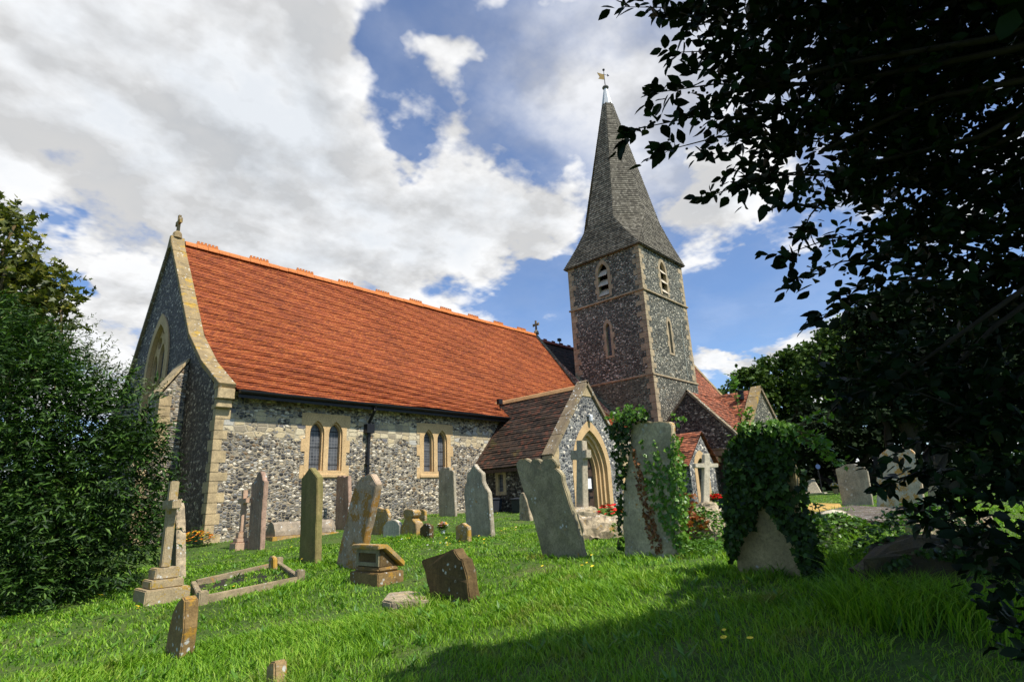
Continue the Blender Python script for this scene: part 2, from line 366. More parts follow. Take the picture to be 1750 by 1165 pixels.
# ---------------------------------------------------------------- church
X0, X1, YS, YM, YN = 6.06, 28.6, 17.7, 24.45, 31.2
church = empty('church', (X0, YS, 0))
tag(church, 'flint parish church with orange tiled roof and shingled spire on its square tower', 'church')
EX, EY_, EZ = np.array((1., 0, 0)), np.array((0, 1., 0)), np.array((0, 0, 1.))
def lancet(cx, z0, hw, zs, n=8, k=1.0):
    """pointed arch outline, counter-clockwise; k>1 makes it sharper"""
    R = hw*(1+k); P = [(cx-hw, z0), (cx+hw, z0), (cx+hw, zs)]
    a1 = math.acos((R-hw)/R)
    for i in range(1, n+1):
        a = a1*i/n; P.append((cx+hw-R+R*math.cos(a), zs+R*math.sin(a)))
    for i in range(n-1, -1, -1):
        a = a1*i/n; P.append((cx-hw+R-R*math.cos(a), zs+R*math.sin(a)))
    return P
def circ(cx, cz, r, n=14): return [(cx+r*math.cos(2*math.pi*i/n), cz+r*math.sin(2*math.pi*i/n)) for i in range(n)]
def rect(a, b, c, d): return [(a, c), (b, c), (b, d), (a, d)]
SO = dict(u=EX, v=EZ, n=-EY_)      # a plane facing south (towards the camera's right)
EA = dict(u=EY_, v=EZ, n=-EX)      # a plane facing east
def south(y): return dict(O=(0, y, 0), **SO)
def east(x): return dict(O=(x, 0, 0), **EA)
# -- chancel walls
mb = MB()
W1, W2 = (8.86, 10.36, 1.76, 3.88), (13.50, 15.04, 1.74, 3.84)
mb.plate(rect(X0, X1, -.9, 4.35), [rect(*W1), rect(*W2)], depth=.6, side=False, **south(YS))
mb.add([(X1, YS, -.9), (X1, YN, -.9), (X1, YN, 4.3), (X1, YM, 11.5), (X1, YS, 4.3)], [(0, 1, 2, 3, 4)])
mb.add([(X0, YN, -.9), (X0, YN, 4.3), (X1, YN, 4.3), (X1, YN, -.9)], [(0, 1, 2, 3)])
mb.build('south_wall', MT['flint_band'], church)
mb = MB()
ew = lancet(YM, 4.35, 1.32, 6.25, 10, .75)
prof = [(YS, -.9), (YN, -.9), (YN, 4.25), (28.2, 6.55), (YM, 11.55), (20.7, 6.55), (YS, 4.25)]
mb.plate([(p[0], p[1]) for p in prof], [ew], depth=.5, side=False, **east(X0))
mb.build('east_wall', MT['flint_shaded'], church)
# -- quoins
def quoins(name, cx, cy, sx, sy, z0, z1, mat, parent, h=.30, a=.42, b=.24, proud=.012):
    """alternating corner blocks; sx, sy = directions in which the two walls run from the corner"""
    m = MB(); z = z0; k = 0
    while z < z1-.05:
        hh = min(h*random.uniform(.82, 1.25), z1-z); la, lb = (a, b) if k % 2 else (b, a)
        la *= random.uniform(.85, 1.15); lb *= random.uniform(.85, 1.15)
        x = sorted((cx-sx*proud, cx+sx*la)); y = sorted((cy-sy*proud, cy+sy*lb))
        # L shaped block: two boxes butted
        d = .10
        m.box(x[0], x[1], *sorted((cy-sy*proud, cy+sy*d)), z+.006, z+hh-.006)
        m.box(*sorted((cx-sx*proud, cx+sx*d)), *sorted((cy+sy*d, cy+sy*lb)), z+.006, z+hh-.006)
        z += hh; k += 1
    return m.build(name, mat, parent, bevel=.006)
quoins('quoins', X0, YS, 1, 1, -.3, 3.95, MT['quoin'], church)
# -- windows of the south wall
def twin_window(name, x0, x1, z0, z1, l1, l2, zs, hw, parent):
    m = MB(); lights = [lancet(c, z0+.24, hw, zs, 8, .85) for c in (l1, l2)]
    m.plate(rect(x0, x1, z0, z1), lights, depth=.08, **south(YS-.015))
    inner = [lancet(c, z0+.26, hw-.045, zs, 8, .85) for c in (l1, l2)]
    m.plate(rect(x0+.02, x1-.02, z0+.2, z1-.02), inner, depth=.14, side=False, **south(YS+.065))
    for i in range(5):      # toothed outer edge
        zz = z0 + i*(z1-z0)/5; h = (z1-z0)/5
        if i % 2 == 0:
            m.box(x0-.14, x0-.001, YS-.014, YS+.05, zz, zz+h-.01); m.box(x1+.001, x1+.13, YS-.014, YS+.05, zz, zz+h-.01)
    fr = m.build(name, MT['ashlar'], parent)
    s = MB(); s.prism([(x0-.0, YS+.19, z0+.26), (x0, YS-.05, z0+.13), (x0, YS-.05, z0+.03), (x0, YS+.19, z0+.03)], (x1-x0, 0, 0))
    s.build('window_sill', MT['ashlar'], fr, bevel=.008)
    for c in (l1, l2):
        g = MB(); g.plate(lancet(c, z0+.2, hw, zs, 8, .85), [], depth=.01, side=False, **south(YS+.2)); g.build('pane', MT['glass'], fr)
    return fr
twin_window('window', *W1, 9.27, 9.95, 3.22, .255, church)
twin_window('window', *W2, 13.94, 14.61, 3.20, .245, church)
# -- east window with tracery
m = MB()
m.plate(lancet(YM, 4.2, 1.42, 6.25, 12, .75), [lancet(YM, 4.5, 1.14, 6.25, 12, .75)], depth=.16, **east(X0-.05))
m.plate(lancet(YM, 4.4, 1.16, 6.25, 12, .75), [lancet(YM-.74, 4.55, .30, 6.45, 6), lancet(YM, 4.55, .32, 6.75, 6), lancet(YM+.74, 4.55, .30, 6.45, 6),
        circ(YM-.43, 7.38, .25), circ(YM+.43, 7.38, .25), circ(YM, 7.88, .20)], depth=.12, **east(X0+.12))
ewn = m.build('east_window', MT['ashlar'], church)
m = MB(); m.plate(lancet(YM, 4.4, 1.2, 6.25, 12, .75), [], depth=.01, side=False, **east(X0+.25)); m.build('pane', MT['glass'], ewn)
# -- buttress
yb = 20.62
m = MB(); pr = [(6.05, -.9), (4.95, -.9), (4.95, 2.2), (5.32, 2.65), (5.32, 4.55), (6.05, 5.72)]
m.prism([(x, yb, z) for x, z in pr], (0, 1.15, 0))
bt = m.build('buttress', MT['flint_band'] if 0 else MT['flint'], church)
for (xa, za, xb, zb) in ((5.27, 4.56, 6.05, 5.80), (4.90, 2.2, 5.33, 2.74)):
    n = 4 if xa > 5 else 2; m = MB()
    for i in range(n):
        a, b = i/n, (i+1)/n-.01
        p = [(xa+(xb-xa)*a, za+(zb-za)*a), (xa+(xb-xa)*b, za+(zb-za)*b)]
        m.prism([(p[0][0], yb-.05, p[0][1]), (p[1][0], yb-.05, p[1][1]), (p[1][0], yb-.05, p[1][1]+.13), (p[0][0], yb-.05, p[0][1]+.13)], (0, 1.25, 0))
    m.build('cap', MT['quoin'], bt, bevel=.008)
quoins('quoins', 5.32, yb, 1, 1, 2.7, 4.55, MT['quoin'], bt, a=.36, b=.3); quoins('quoins', 4.95, yb, 1, 1, -.4, 2.2, MT['quoin'], bt, a=.36, b=.3)
# -- coping of the east gable and of the west end of the chancel
def coping(name, path, x0, x1, th, mat, parent, blk=.85, proud=.0):
    m = MB()
    for (a, b) in zip(path[:-1], path[1:]):
        a, b = np.array(a), np.array(b); L = np.linalg.norm(b-a); n = max(1, round(L/blk)); d = (b-a)/L; nn = np.array((-d[1], d[0]))
        if nn[1] < 0: nn = -nn
        for i in range(n):
            p = a+d*(L*i/n+.004); q = a+d*(L*(i+1)/n-.004)
            j = random.uniform(-.008, .008)
            Q = [p-nn*th, q-nn*th, q+nn*j, p+nn*j]
            m.prism([(x0, y[0], y[1]) for y in Q], (x1-x0, 0, 0))
    return m.build(name, mat, parent, bevel=.01)
cs = [(17.40, 4.50), (19.1, 5.50), (20.65, 6.76), (24.40, 11.74)]; cn = [(2*YM-a, b) for a, b in cs][::-1]
cp = coping('gable_coping', cs, 5.96, 6.46, .16, MT['coping'], church); coping('gable_coping', cn, 5.96, 6.46, .16, MT['coping_grey'], church)
m = MB(); m.prism([(5.95, YM-.3, 11.30), (5.95, YM+.3, 11.30), (5.95, YM+.07, 11.86), (5.95, YM-.07, 11.86)], (.52, 0, 0))
m.build('apex_stone', MT['coping'], church, bevel=.015)
m = MB(); m.box(5.97, 6.45, 17.42, 17.74, 4.05, 4.37); m.box(5.99, 6.43, 17.52, 17.74, 3.80, 4.05); m.prism([(5.98, 17.46, 4.37), (5.98, 17.9, 4.37), (5.98, 17.9, 4.66)], (.45, 0, 0))
m.build('kneeler', MT['quoin'], church, bevel=.02)
cw = [(18.0, 4.85), (19.1, 5.55), (20.6, 6.78), (24.45, 11.72)]
coping('gable_coping', cw, X1-.05, X1+.28, .2, MT['coping_grey'], church)
def gable_cross(x, y, z, h, parent, mat):
    m = MB(); w = .06*h/1
    m.lathe((x, y, z-.1), [(.20*h, 0), (.17*h, .22*h), (.11*h, .30*h)], 8)
    t = .07*h
    o = [(-t, .28*h), (t, .28*h), (t*.7, .66*h), (.26*h, .66*h), (.28*h, .62*h), (.28*h, .86*h), (.26*h, .82*h), (t*.7, .82*h), (t, 1.05*h), (-t, 1.05*h), (-t*.7, .82*h), (-.26*h, .82*h), (-.28*h, .86*h), (-.28*h, .62*h), (-.26*h, .66*h), (-t*.7, .66*h)]
    m.prism([(x-.05*h, y+a, z-.1+b) for a, b in o], (.11*h, 0, 0))
    return m.build('gable_cross', mat, parent, bevel=.008)
gable_cross(6.2, YM, 11.9, 1.0, church, MT['coping']); gable_cross(X1+.1, YM, 11.85, .95, church, MT['coping_grey'])
# -- tiled roofs: real courses, each lapping the one below
def courses(m, A, B, nc, lift=.022, nx=None, wob=.006, mat=0, uofs=0., step=1.0):
    """A(s), B(s): left and right end of the slope at s in 0..1 (eave..ridge). nc courses."""
    A0, B0 = np.array(A(.5)), np.array(B(.5)); L0 = np.linalg.norm(B0-A0)
    e = np.array(A(.52))-np.array(A(.48)); hdir = (B0-A0)/max(L0, 1e-6); N = np.cross(hdir, e); N /= np.linalg.norm(N)
    if N[2] < 0: N = -N
    nx = nx or max(1, int(L0/.7))
    ph = random.uniform(0, 50)
    for i in range(nc):
        s0, s1 = i/nc, min(1, (i+1.25)/nc)
        a0, b0, a1, b1 = (np.array(f(s)) for f, s in ((A, s0), (B, s0), (A, s1), (B, s1)))
        V = []; U = []
        for j in range(nx+1):
            k = j/nx; p0 = a0+(b0-a0)*k; p1 = a1+(b1-a1)*k
            dz = wob*math.sin(ph+j*1.9+i*.7)+wob*math.sin(ph+j*.7+i*2.3)
            sag = wob*2.2*math.sin(ph+(p0 @ hdir)*.55+i*.05)
            V += [p0+N*(lift+dz+sag)+e/np.linalg.norm(e)*dz, p1+N*(sag*.9)]
            U += [((p0 @ hdir)+uofs, i+.5)]
        F = []; UV = []
        for j in range(nx):
            q = [2*j, 2*j+2, 2*j+3, 2*j+1]
            uu = [(U[j][0], i+.1), (U[j+1][0], i+.1), (U[j+1][0], i+.9), (U[j][0], i+.9)]
            nn = np.cross(V[q[1]]-V[q[0]], V[q[2]]-V[q[0]])
            if nn @ N < 0: q = q[::-1]; uu = uu[::-1]
            F.append(q); UV.append(uu)
        m.add(V, F, mat, UV)
        # front lip of the course
        V2 = []; F2 = []; UV2 = []
        for j in range(nx+1):
            t = V[2*j]; V2 += [t, t-N*(lift*1.2)]
        for j in range(nx):
            F2.append([2*j, 2*j+1, 2*j+3, 2*j+2]); UV2.append([(U[j][0], i+.1)]*2+[(U[j+1][0], i+.1)]*2)
        m.add(V2, F2, mat, UV2)
def lerp(p, q, t): return tuple(a+(b-a)*t for a, b in zip(p, q))
def path_fn(pts):
    P = [np.array(p, float) for p in pts]; L = [0]
    for a, b in zip(P[:-1], P[1:]): L.append(L[-1]+np.linalg.norm(b-a))
    T = L[-1]
    def f(s):
        d = s*T
        for i in range(len(P)-1):
            if d <= L[i+1]+1e-9: return P[i]+(P[i+1]-P[i])*((d-L[i])/(L[i+1]-L[i]))
        return P[-1]
    return f, T
sl = [(17.28, 4.34), (18.3, 4.93), (19.4, 5.62), (20.3, 6.38), (21.2, 7.44), (24.45, 11.62)]
m = MB(); fa, T = path_fn([(6.45, y, z) for y, z in sl]); fb, _ = path_fn([(X1, y, z) for y, z in sl])
courses(m, fa, fb, int(T/.088), .016, 32, .011)
m.add([(6.45, 17.3, 4.32), (X1, 17.3, 4.32), (X1, 17.75, 4.5), (6.45, 17.75, 4.5)], [(0, 1, 2, 3)])
roof = m.build('chancel_roof', MT['tile_red'], church)
m = MB(); fa, T = path_fn([(X1, 2*YM-y, z) for y, z in sl]); fb, _ = path_fn([(6.45, 2*YM-y, z) for y, z in sl]); courses(m, fa, fb, 40, .022, 8)
m.build('north_roof', MT['tile_red'], church)
m = MB(); x = 6.5; k = 0
while x < X1-.1:       # ridge tiles, every fourth one crested
    l = .44; j = random.uniform(-.008, .012)
    a = [(-.17, -.10), (-.15, -.02), (-.09, .075), (-.03, .12), (.03, .12), (.09, .075), (.15, -.02), (.17, -.10)]
    m.prism([(x+.006, YM+p, 11.66+q+j) for p, q in a], (l-.012, 0, 0))
    if k % 5 in (1, 2):
        for c in range(2+(k % 5 == 2)*1): pass
        m.box(x+.01, x+l-.01, YM-.022, YM+.022, 11.76+j, 11.86+j)
        for c in range(3): m.box(x+.03+c*.145, x+.03+c*.145+.09, YM-.022, YM+.022, 11.86+j, 11.93+j)
    x += l; k += 1
m.build('ridge_tiles', MT['ridge'], church)
# gutter and downpipe
m = MB(); n = 8; pr = [(17.20+.075*math.cos(math.pi+math.pi*i/n), 4.28+.075*math.sin(math.pi+math.pi*i/n)) for i in range(n+1)] + [(17.275, 4.30), (17.125, 4.30)]
m.prism([(6.5, y, z) for y, z in pr], (14.9, 0, 0)); m.box(6.5, 21.4, 17.29, 17.31, 4.1, 4.33)
gu = m.build('gutter', MT['iron'], church)
m = MB(); xd = 11.18
m.tube([(xd, 17.2, 4.25), (xd, 17.22, 4.08), (xd, 17.56, 3.72), (xd, 17.6, 3.5), (xd, 17.6, -.2)], .055, 10)
m.box(xd-.15, xd+.15, 17.46, 17.69, 3.30, 3.62)
for z in (2.2, .9): m.box(xd-.09, xd+.09, 17.53, 17.695, z, z+.06)
m.build('downpipe', MT['iron'], church)
# -- nave beyond the chancel
m = MB(); fa, T = path_fn([(X1+.3, 17.6, 4.2), (X1+.3, 20.6, 6.4), (X1+.3, YM, 11.3)]); fb, _ = path_fn([(46, 17.6, 4.2), (46, 20.6, 6.4), (46, YM, 11.3)]); courses(m, fa, fb, 70, .022, 16)
fa, T = path_fn([(46, YN, 4.2), (46, YM, 11.3)]); fb, _ = path_fn([(X1+.3, YN, 4.2), (X1+.3, YM, 11.3)]); courses(m, fa, fb, 30, .022, 6)
nv = m.build('nave_roof', MT['tile_brown'], church)
m = MB()
for k in range(38):
    x = X1+.35+k*.45; m.prism([(x, YM+p, 11.36+q) for p, q in a], (.43, 0, 0))
    if k % 2: m.box(x+.05, x+.38, YM-.03, YM+.03, 11.45, 11.58)
m.build('ridge_tiles', plain('dark_red_ridge_tile', (.26, .06, .03), .7, noise=.3), nv)
m = MB(); m.box(30.9, 31.15, YM-.25, YM-.05, 11.62, 11.82); m.box(31.0, 31.05, YM-.18, YM-.12, 11.4, 11.64); m.build('floodlight', MT['iron'], church, bevel=.01)
m = MB(); m.add([(46, 16.2, -1), (46, YN, -1), (46, YN, 4.2), (46, YM, 11.2), (46, 17.6, 4.2), (46, 16.2, 3)], [(0, 1, 2, 3, 4, 5)]); m.add([(34.3, 17.6, -1), (46, 17.6, -1), (46, 17.6, 4.3), (34.3, 17.6, 4.3)], [(0, 1, 2, 3)]); m.build('nave_wall', MT['flint_tower'], church)
# the steep aisle roof west of the tower with its coped end
wl = [atX(1187, 628, 44), atX(1240, 685, 44)]; dv = (wl[1]-wl[0])/abs(wl[1][1]-wl[0][1])
top = wl[0] - dv*1.4; bot = wl[1] + dv*2.2
P1 = lambda X, p: (X, p[1], p[2])
m = MB(); fa, T = path_fn([P1(34.3, bot), P1(34.3, top)]); fb, _ = path_fn([P1(44, bot), P1(44, top)])
courses(m, fa, fb, int(T/.12), .022, 14)
m.add([P1(34.3, top), P1(44, top), (44, YM, 7), (34.3, YM, 7)], [(0, 1, 2, 3)])
m.build('aisle_roof', MT['tile_mixed'], church)
coping('gable_coping', [(bot[1], bot[2]+.12), (top[1], top[2]+.12)], 43.95, 44.4, .2, MT['coping'], church)
m = MB(); m.add([(44.1, bot[1], -1), (44.1, YM, -1), (44.1, YM, 7), (44.1, top[1], top[2]), (44.1, bot[1], bot[2])], [(0, 1, 2, 3, 4)]); m.add([(34.3, bot[1], -1), (44.1, bot[1], -1), (44.1, bot[1], bot[2]), (34.3, bot[1], bot[2])], [(0, 1, 2, 3)]); m.build('aisle_wall', MT['flint_tower'], church)
# -- tower
TX0, TX1, TY0, TY1, TZ = 28.9, 34.4, 16.0, 21.5, 15.75
TCX, TCY = (TX0+TX1)/2, (TY0+TY1)/2
bw = lambda c: lancet(c, 12.98, .38, 14.55, 8, 1.1); lw = lambda c: lancet(c, 9.08, .16, 10.9, 6, 1.2)
m = MB()
m.plate(rect(TX0, TX1, 7.45, TZ), [bw(TCX), lw(TCX-.05)], depth=.3, side=False, **south(TY0))
m.plate(rect(TY0, TY1, 7.45, TZ), [bw(TCY), lw(TCY)], depth=.3, side=False, **east(TX0))
m.add([(TX1, TY0, -1), (TX1, TY1, -1), (TX1, TY1, TZ), (TX1, TY0, TZ)], [(0, 1, 2, 3)]); m.add([(TX0, TY1, -1), (TX0, TY1, TZ), (TX1, TY1, TZ), (TX1, TY1, -1)], [(0, 1, 2, 3)])
tower = m.build('tower', MT['flint_tower'], church)
m = MB(); m.plate(rect(TX0-.04, TX1+.02, -1, 7.45), [], depth=.3, side=False, **south(TY0-.04)); m.build('lower_stage', MT['flint_tower'], tower)
m = MB(); m.plate(rect(TY0-.04, TY1, -1, 7.45), [], depth=.3, side=False, **east(TX0-.04)); m.build('lower_stage', MT['flint_brown'], tower)
quoins('quoins', TX0, TY0, 1, 1, 7.5, TZ-.1, MT['quoin_tower'], tower, h=.34, a=.52, b=.26); quoins('quoins', TX0-.04, TY0-.04, 1, 1, -.5, 7.4, MT['quoin_tower'], tower, h=.36, a=.45, b=.3)
quoins('quoins', TX1, TY0, -1, 1, -.5, TZ-.1, MT['quoin_tower'], tower, h=.34, a=.5, b=.26); quoins('quoins', TX0, TY1, 1, -1, 6, TZ-.1, MT['quoin_tower'], tower, h=.34, a=.3, b=.5)
for z in (7.45, 12.68):
    m = MB(); e = .10
    for (a, b, c, d) in ((TX0-e, TX1+e, TY0-e, TY0-.001), (TX0-e, TX0-.001, TY0, TY1+e), (TX1+.001, TX1+e, TY0, TY1+e)):
        m.box(a, b, c, d, z-.07, z+.05)
    m.build('string_course', MT['quoin_tower'], tower, bevel=.02)
def tower_window(kind, pl, c, z0, hw, zs, ring, k, louv, outd):
    m = MB(); O = lancet(c, z0-.12, hw+ring, zs, 8, k*.8)
    m.plate(O, [lancet(c, z0, hw, zs, 8, k)], depth=.2, **pl(-.02))
    nb = 5
    for i in range(nb):       # toothing
        z = z0 + i*(zs-z0)/nb; h = (zs-z0)/nb
        if i % 2:
            for s_ in (-1, 1):
                x = sorted((c+s_*(hw+ring), c+s_*(hw+ring+.12))); d = pl(-.018)
                m.plate(rect(x[0], x[1], z+.01, z+h-.01), [], depth=.05, **d)
    w = m.build(kind, MT['quoin_tower'], tower)
    g = MB(); g.plate(lancet(c, z0, hw+.01, zs, 8, k), [], depth=.01, side=False, **pl(.45 if louv else .18)); g.build('pane', MT['black'] if louv else MT['glass'], w)  # behind louvres a near-black plate stands for the unlit belfry inside
    if louv:
        for i in range(3):
            z = z0+.02+i*.66; d = pl(0); O_, u, n = np.array(d['O'], float), d['u'], d['n']
            g = MB(); q = [O_-n*.30+EZ*(z+.50), O_+n*.10+EZ*(z), O_+n*.10+EZ*(z+.03), O_-n*.28+EZ*(z+.53)]
            wd = hw if i < 2 else hw*.86
            q = [p+u*(c-wd) for p in q]; g.prism(q, u*2*wd); g.build('louvre', MT['louvre'], w)
pS = lambda o: south(TY0+o); pE = lambda o: east(TX0+o)
tower_window('belfry_window', pS, TCX, 12.98, .36, 14.55, .2, 1.1, True, 0); tower_window('belfry_window', pE, TCY, 12.98, .36, 14.55, .2, 1.1, True, 0)
tower_window('lancet_window', pS, TCX-.05, 9.08, .155, 10.9, .17, 1.2, False, 0); tower_window('lancet_window', pE, TCY, 9.08, .155, 10.9, .17, 1.2, False, 0)
m = MB(); m.tube([(33.2, TY0-.03, 11.3), (33.25, TY0-.03, 7.7), (33.2, TY0-.06, 1)], .012, 5); m.build('lightning_conductor', plain('pale_copper_strip', (.45, .5, .42)), tower)
# -- broach spire
m = MB(); ze, zb, zt = TZ-.10, 18.35, 28.75; he = 2.75+.2; ap = 2.47; sd = ap*math.tan(math.pi/8); at = .36; st = at*math.tan(math.pi/8)
for k in range(4):
    ca, sa = math.cos(k*math.pi/2), math.sin(k*math.pi/2)
    R_ = lambda x, y, z: (TCX+x*ca-y*sa, TCY+x*sa+y*ca, z)
    def curve(p, q, bow):      # slightly concave foot
        return path_fn([p, lerp(lerp(p, q, .5), lerp(p, q, .5), 0)[:2]+(lerp(p, q, .5)[2]-bow,), q])[0]
    courses(m, curve(R_(-he, -he, ze), R_(-sd, -ap, zb), .12), curve(R_(he, -he, ze), R_(sd, -ap, zb), .12), 20, .03, 6, .004)
    courses(m, path_fn([R_(-sd, -ap, zb), R_(-st, -at, zt)])[0], path_fn([R_(sd, -ap, zb), R_(st, -at, zt)])[0], 60, .028, 3, .004)
    courses(m, curve(R_(he, -he, ze), R_(sd, -ap, zb), .12), curve(R_(he, -he, ze), R_(ap, -sd, zb), .12), 20, .03, 3, .004)
    courses(m, path_fn([R_(sd, -ap, zb), R_(st, -at, zt)])[0], path_fn([R_(ap, -sd, zb), R_(at, -st, zt)])[0], 60, .028, 3, .004)
m.box(TCX-he+.03, TCX+he-.03, TCY-he+.03, TCY+he-.03, ze-.06, ze)
spire = m.build('spire', MT['shingle'], church)
m = MB(); m.lathe((TCX, TCY, zt-.12), [(.43, 0), (.42, .06), (.16, 1.4), (.12, 1.55)], 8); m.lathe((TCX, TCY, zt+1.42), [(.10, 0), (.2, .02), (.25, .10), (.2, .19), (.08, .22)], 16, 1)
m.build('lead_cap', [MT['lead'], plain('dark_lead', (.16, .15, .14))], spire)
m = MB(); zv = zt+1.62; c = (TCX, TCY)
m.tube([(*c, zv), (*c, zv+1.5)], [.035, .02], 8, 0); m.lathe((*c, zv+1.42), [(.02, 0), (.09, .05), (.09, .13), (.02, .18)], 12, 0)
m.tube([(TCX-.1, TCY, zv+1.05), (TCX+.62, TCY, zv+1.35)], .016, 5, 0)
m.prism([(TCX+.5, TCY, zv+1.2), (TCX+.75, TCY, zv+1.42), (TCX+.5, TCY, zv+1.44)], (0, .03, 0), 0)
m.prism([(TCX-.02, TCY, zv+1.08), (TCX-.92, TCY, zv+.72), (TCX-.62, TCY, zv+.52), (TCX-.84, TCY, zv+.22), (TCX-.02, TCY, zv+.62)], (0, .03, 0), 1)
m.build('weathervane', [MT['iron'], MT['gold']], spire)
# -- south porch
PX0, PX1, PY, PC, PZA = 16.45, 21.35, 13.6, 18.9, 5.22
pw = rect(16.12, 16.50, 1.10, 1.82)
m = MB(); da = lancet(PC, .2, 1.06, 1.75, 12, .78)
m.plate([(PX0, -.5), (PX1, -.5), (PX1, 2.2), (PC, PZA), (PX0, 2.2)], [da], depth=.4, side=False, **south(PY))
porch = m.build('porch', MT['flint_square'], church)
m = MB(); m.plate(rect(PY, YS, -.5, 2.3), [pw], depth=.2, side=False, **east(PX0)); m.build('porch_wall', MT['flint_shaded'], porch); m = MB(); m.add([(PX1, PY, -.5), (PX1, YS, -.5), (PX1, YS, 2.3), (PX1, PY, 2.3)], [(0, 1, 2, 3)]); m.build('porch_wall', MT['flint_shaded'], porch)
m = MB(); m.plate(rect(16.02, 16.60, 1.0, 1.92), [rect(16.17, 16.45, 1.14, 1.80)], depth=.12, **east(PX0-.015)); wq = m.build('porch_window', MT['quoin'], porch)
m = MB(); m.plate(rect(16.1, 16.5, 1.1, 1.85), [], depth=.01, side=False, **east(PX0+.08)); m.build('pane', MT['glass'], wq)
m = MB()
for (hw, dep, pr_) in ((1.27, .14, -.02), (1.05, .12, .12), (.90, .12, .24), (.80, .16, .36)):
    nxt = {1.27: 1.02, 1.05: .90, .90: .80, .80: .70}[hw]
    m.plate(lancet(PC, .05, hw, 1.75, 12, .78), [lancet(PC, .0, nxt, 1.75, 12, .78)], depth=dep, side=(pr_ < 0), **south(PY+pr_))
m.build('door_arch', MT['ashlar'], porch)
m = MB(); m.plate(lancet(PC, .2, .74, 1.75, 12, .78), [], depth=.02, side=False, **south(PY+.52))
m.build('door', MT['door'], porch)
m = MB()
for z in (.75, 1.9): m.box(PC-.45, PC+.6, PY+.49, PY+.518, z, z+.05); m.box(PC+.3, PC+.36, PY+.485, PY+.517, z-.12, z+.17)
m.box(PC+.12, PC+.62, PY+.47, PY+.515, 1.02, 1.58); m.build('hinge_and_noticeboard', MT['iron'], porch)
m = MB(); m.box(PC+.2, PC+.5, PY+.46, PY+.469, 1.1, 1.5); m.build('notice', MT['white'], porch)
quoins('quoins', PX0, PY, 1, 1, -.2, 2.2, MT['ashlar'], porch, h=.28, a=.38, b=.2); quoins('quoins', PX1, PY, -1, 1, -.2, 2.2, MT['ashlar'], porch, h=.28, a=.38, b=.2)
def gcoping(name, yf, yb_, path, th, mat, parent):      # coping on a gable that faces south; path in (x,z)
    m = MB()
    for (a, b) in zip(path[:-1], path[1:]):
        a, b = np.array(a), np.array(b); L = np.linalg.norm(b-a); n = max(1, round(L/.9)); d = (b-a)/L; nn = np.array((-d[1], d[0]))
        if nn[1] < 0: nn = -nn
        for i in range(n):
            p = a+d*(L*i/n+.004); q = a+d*(L*(i+1)/n-.004); Q = [p-nn*th, q-nn*th, q, p]
            m.prism([(y[0], yf, y[1]) for y in Q], (0, yb_-yf, 0))
    return m.build(name, mat, parent, bevel=.012)
gcoping('porch_coping', PY-.10, PY+.42, [(PX0-.12, 2.36), (PC, 5.45)], .14, MT['coping_grey'], porch); gcoping('porch_coping', PY-.10, PY+.42, [(PC, 5.45), (PX1+.12, 2.36)], .14, MT['coping_grey'], porch)
m = MB(); m.prism([(PC-.36, PY-.03, 4.75), (PC+.36, PY-.03, 4.75), (PC, PY-.03, 5.3)], (0, .1, 0)); m.build('apex_stone', MT['quoin'], porch, bevel=.015)
for e_, f_ in ((PX0, 1), (PX1, -1)):
    m = MB(); b2 = lambda a, b, c, d, z0, z1: m.box(*sorted((e_+f_*a, e_+f_*b)), c, d, z0, z1)
    b2(-.04, .30, PY-.05, PY+.38, 1.84, 2.0); b2(-.1, .30, PY-.08, PY+.4, 1.99, 2.3)
    m.prism([(e_-f_*.1, PY-.06, 2.29), (e_+f_*.35, PY-.06, 2.29), (e_+f_*.35, PY-.06, 2.82)], (0, .3, 0)); m.build('kneeler', MT['quoin'], porch)
m = MB()
fa = path_fn([(PX0-.28, 19.9, 2.06), (PC, 19.9, 5.2)])[0]; fb = path_fn([(PX0-.28, PY+.42, 2.06), (PC, PY+.42, 5.2)])[0]; courses(m, fa, fb, 34, .028, 7, .008)
fa = path_fn([(PX1+.28, PY+.42, 2.06), (PC, PY+.42, 5.2)])[0]; fb = path_fn([(PX1+.28, 19.9, 2.06), (PC, 19.9, 5.2)])[0]; courses(m, fa, fb, 34, .028, 7, .008)
pr_ = m.build('porch_roof', MT['tile_brown'], porch)
m = MB()
for k in range(14):
    y = PY+.44+k*.4; m.prism([(PC+p, y, 5.22+q) for p, q in [(-.17, -.12), (-.1, .03), (0, .08), (.1, .03), (.17, -.12)]], (0, .39, 0))
m.build('ridge_tiles', stone('buff_ridge_tile', (.34, .22, .12), .3, lichen=.25, lc=(.6, .22, .04)), porch)
m = MB(); m.prism([(PX0-.34, YS-.12, 2.02), (PX0-.28, YS-.12, 1.86), (PX0+1.6, YS-.12, 4.04), (PX0+1.5, YS-.12, 4.16)], (0, .11, 0)); m.box(PX0-.3, PX0-.24, PY+.3, YS, 1.86, 1.99); m.build('bargeboard', MT['wood'], porch)
m = MB(); m.box(PC-.10, PC+.10, PY-.16, PY-.02, 3.93, 4.0); m.lathe((PC, PY-.13, 3.68), [(.05, 0), (.085, .06), (.085, .24), (.06, .3)], 10); m.build('porch_lamp', MT['lead'], porch)
p = atY(858, 690, 17.9); m = MB(); m.box(p[0]-.2, p[0]+.06, 17.9, 18.05, p[2]-.02, p[2]+.22); m.box(p[0]-.08, p[0]-.04, 17.95, 18.0, p[2]-.3, p[2]); m.build('floodlight', MT['iron'], church, bevel=.01)
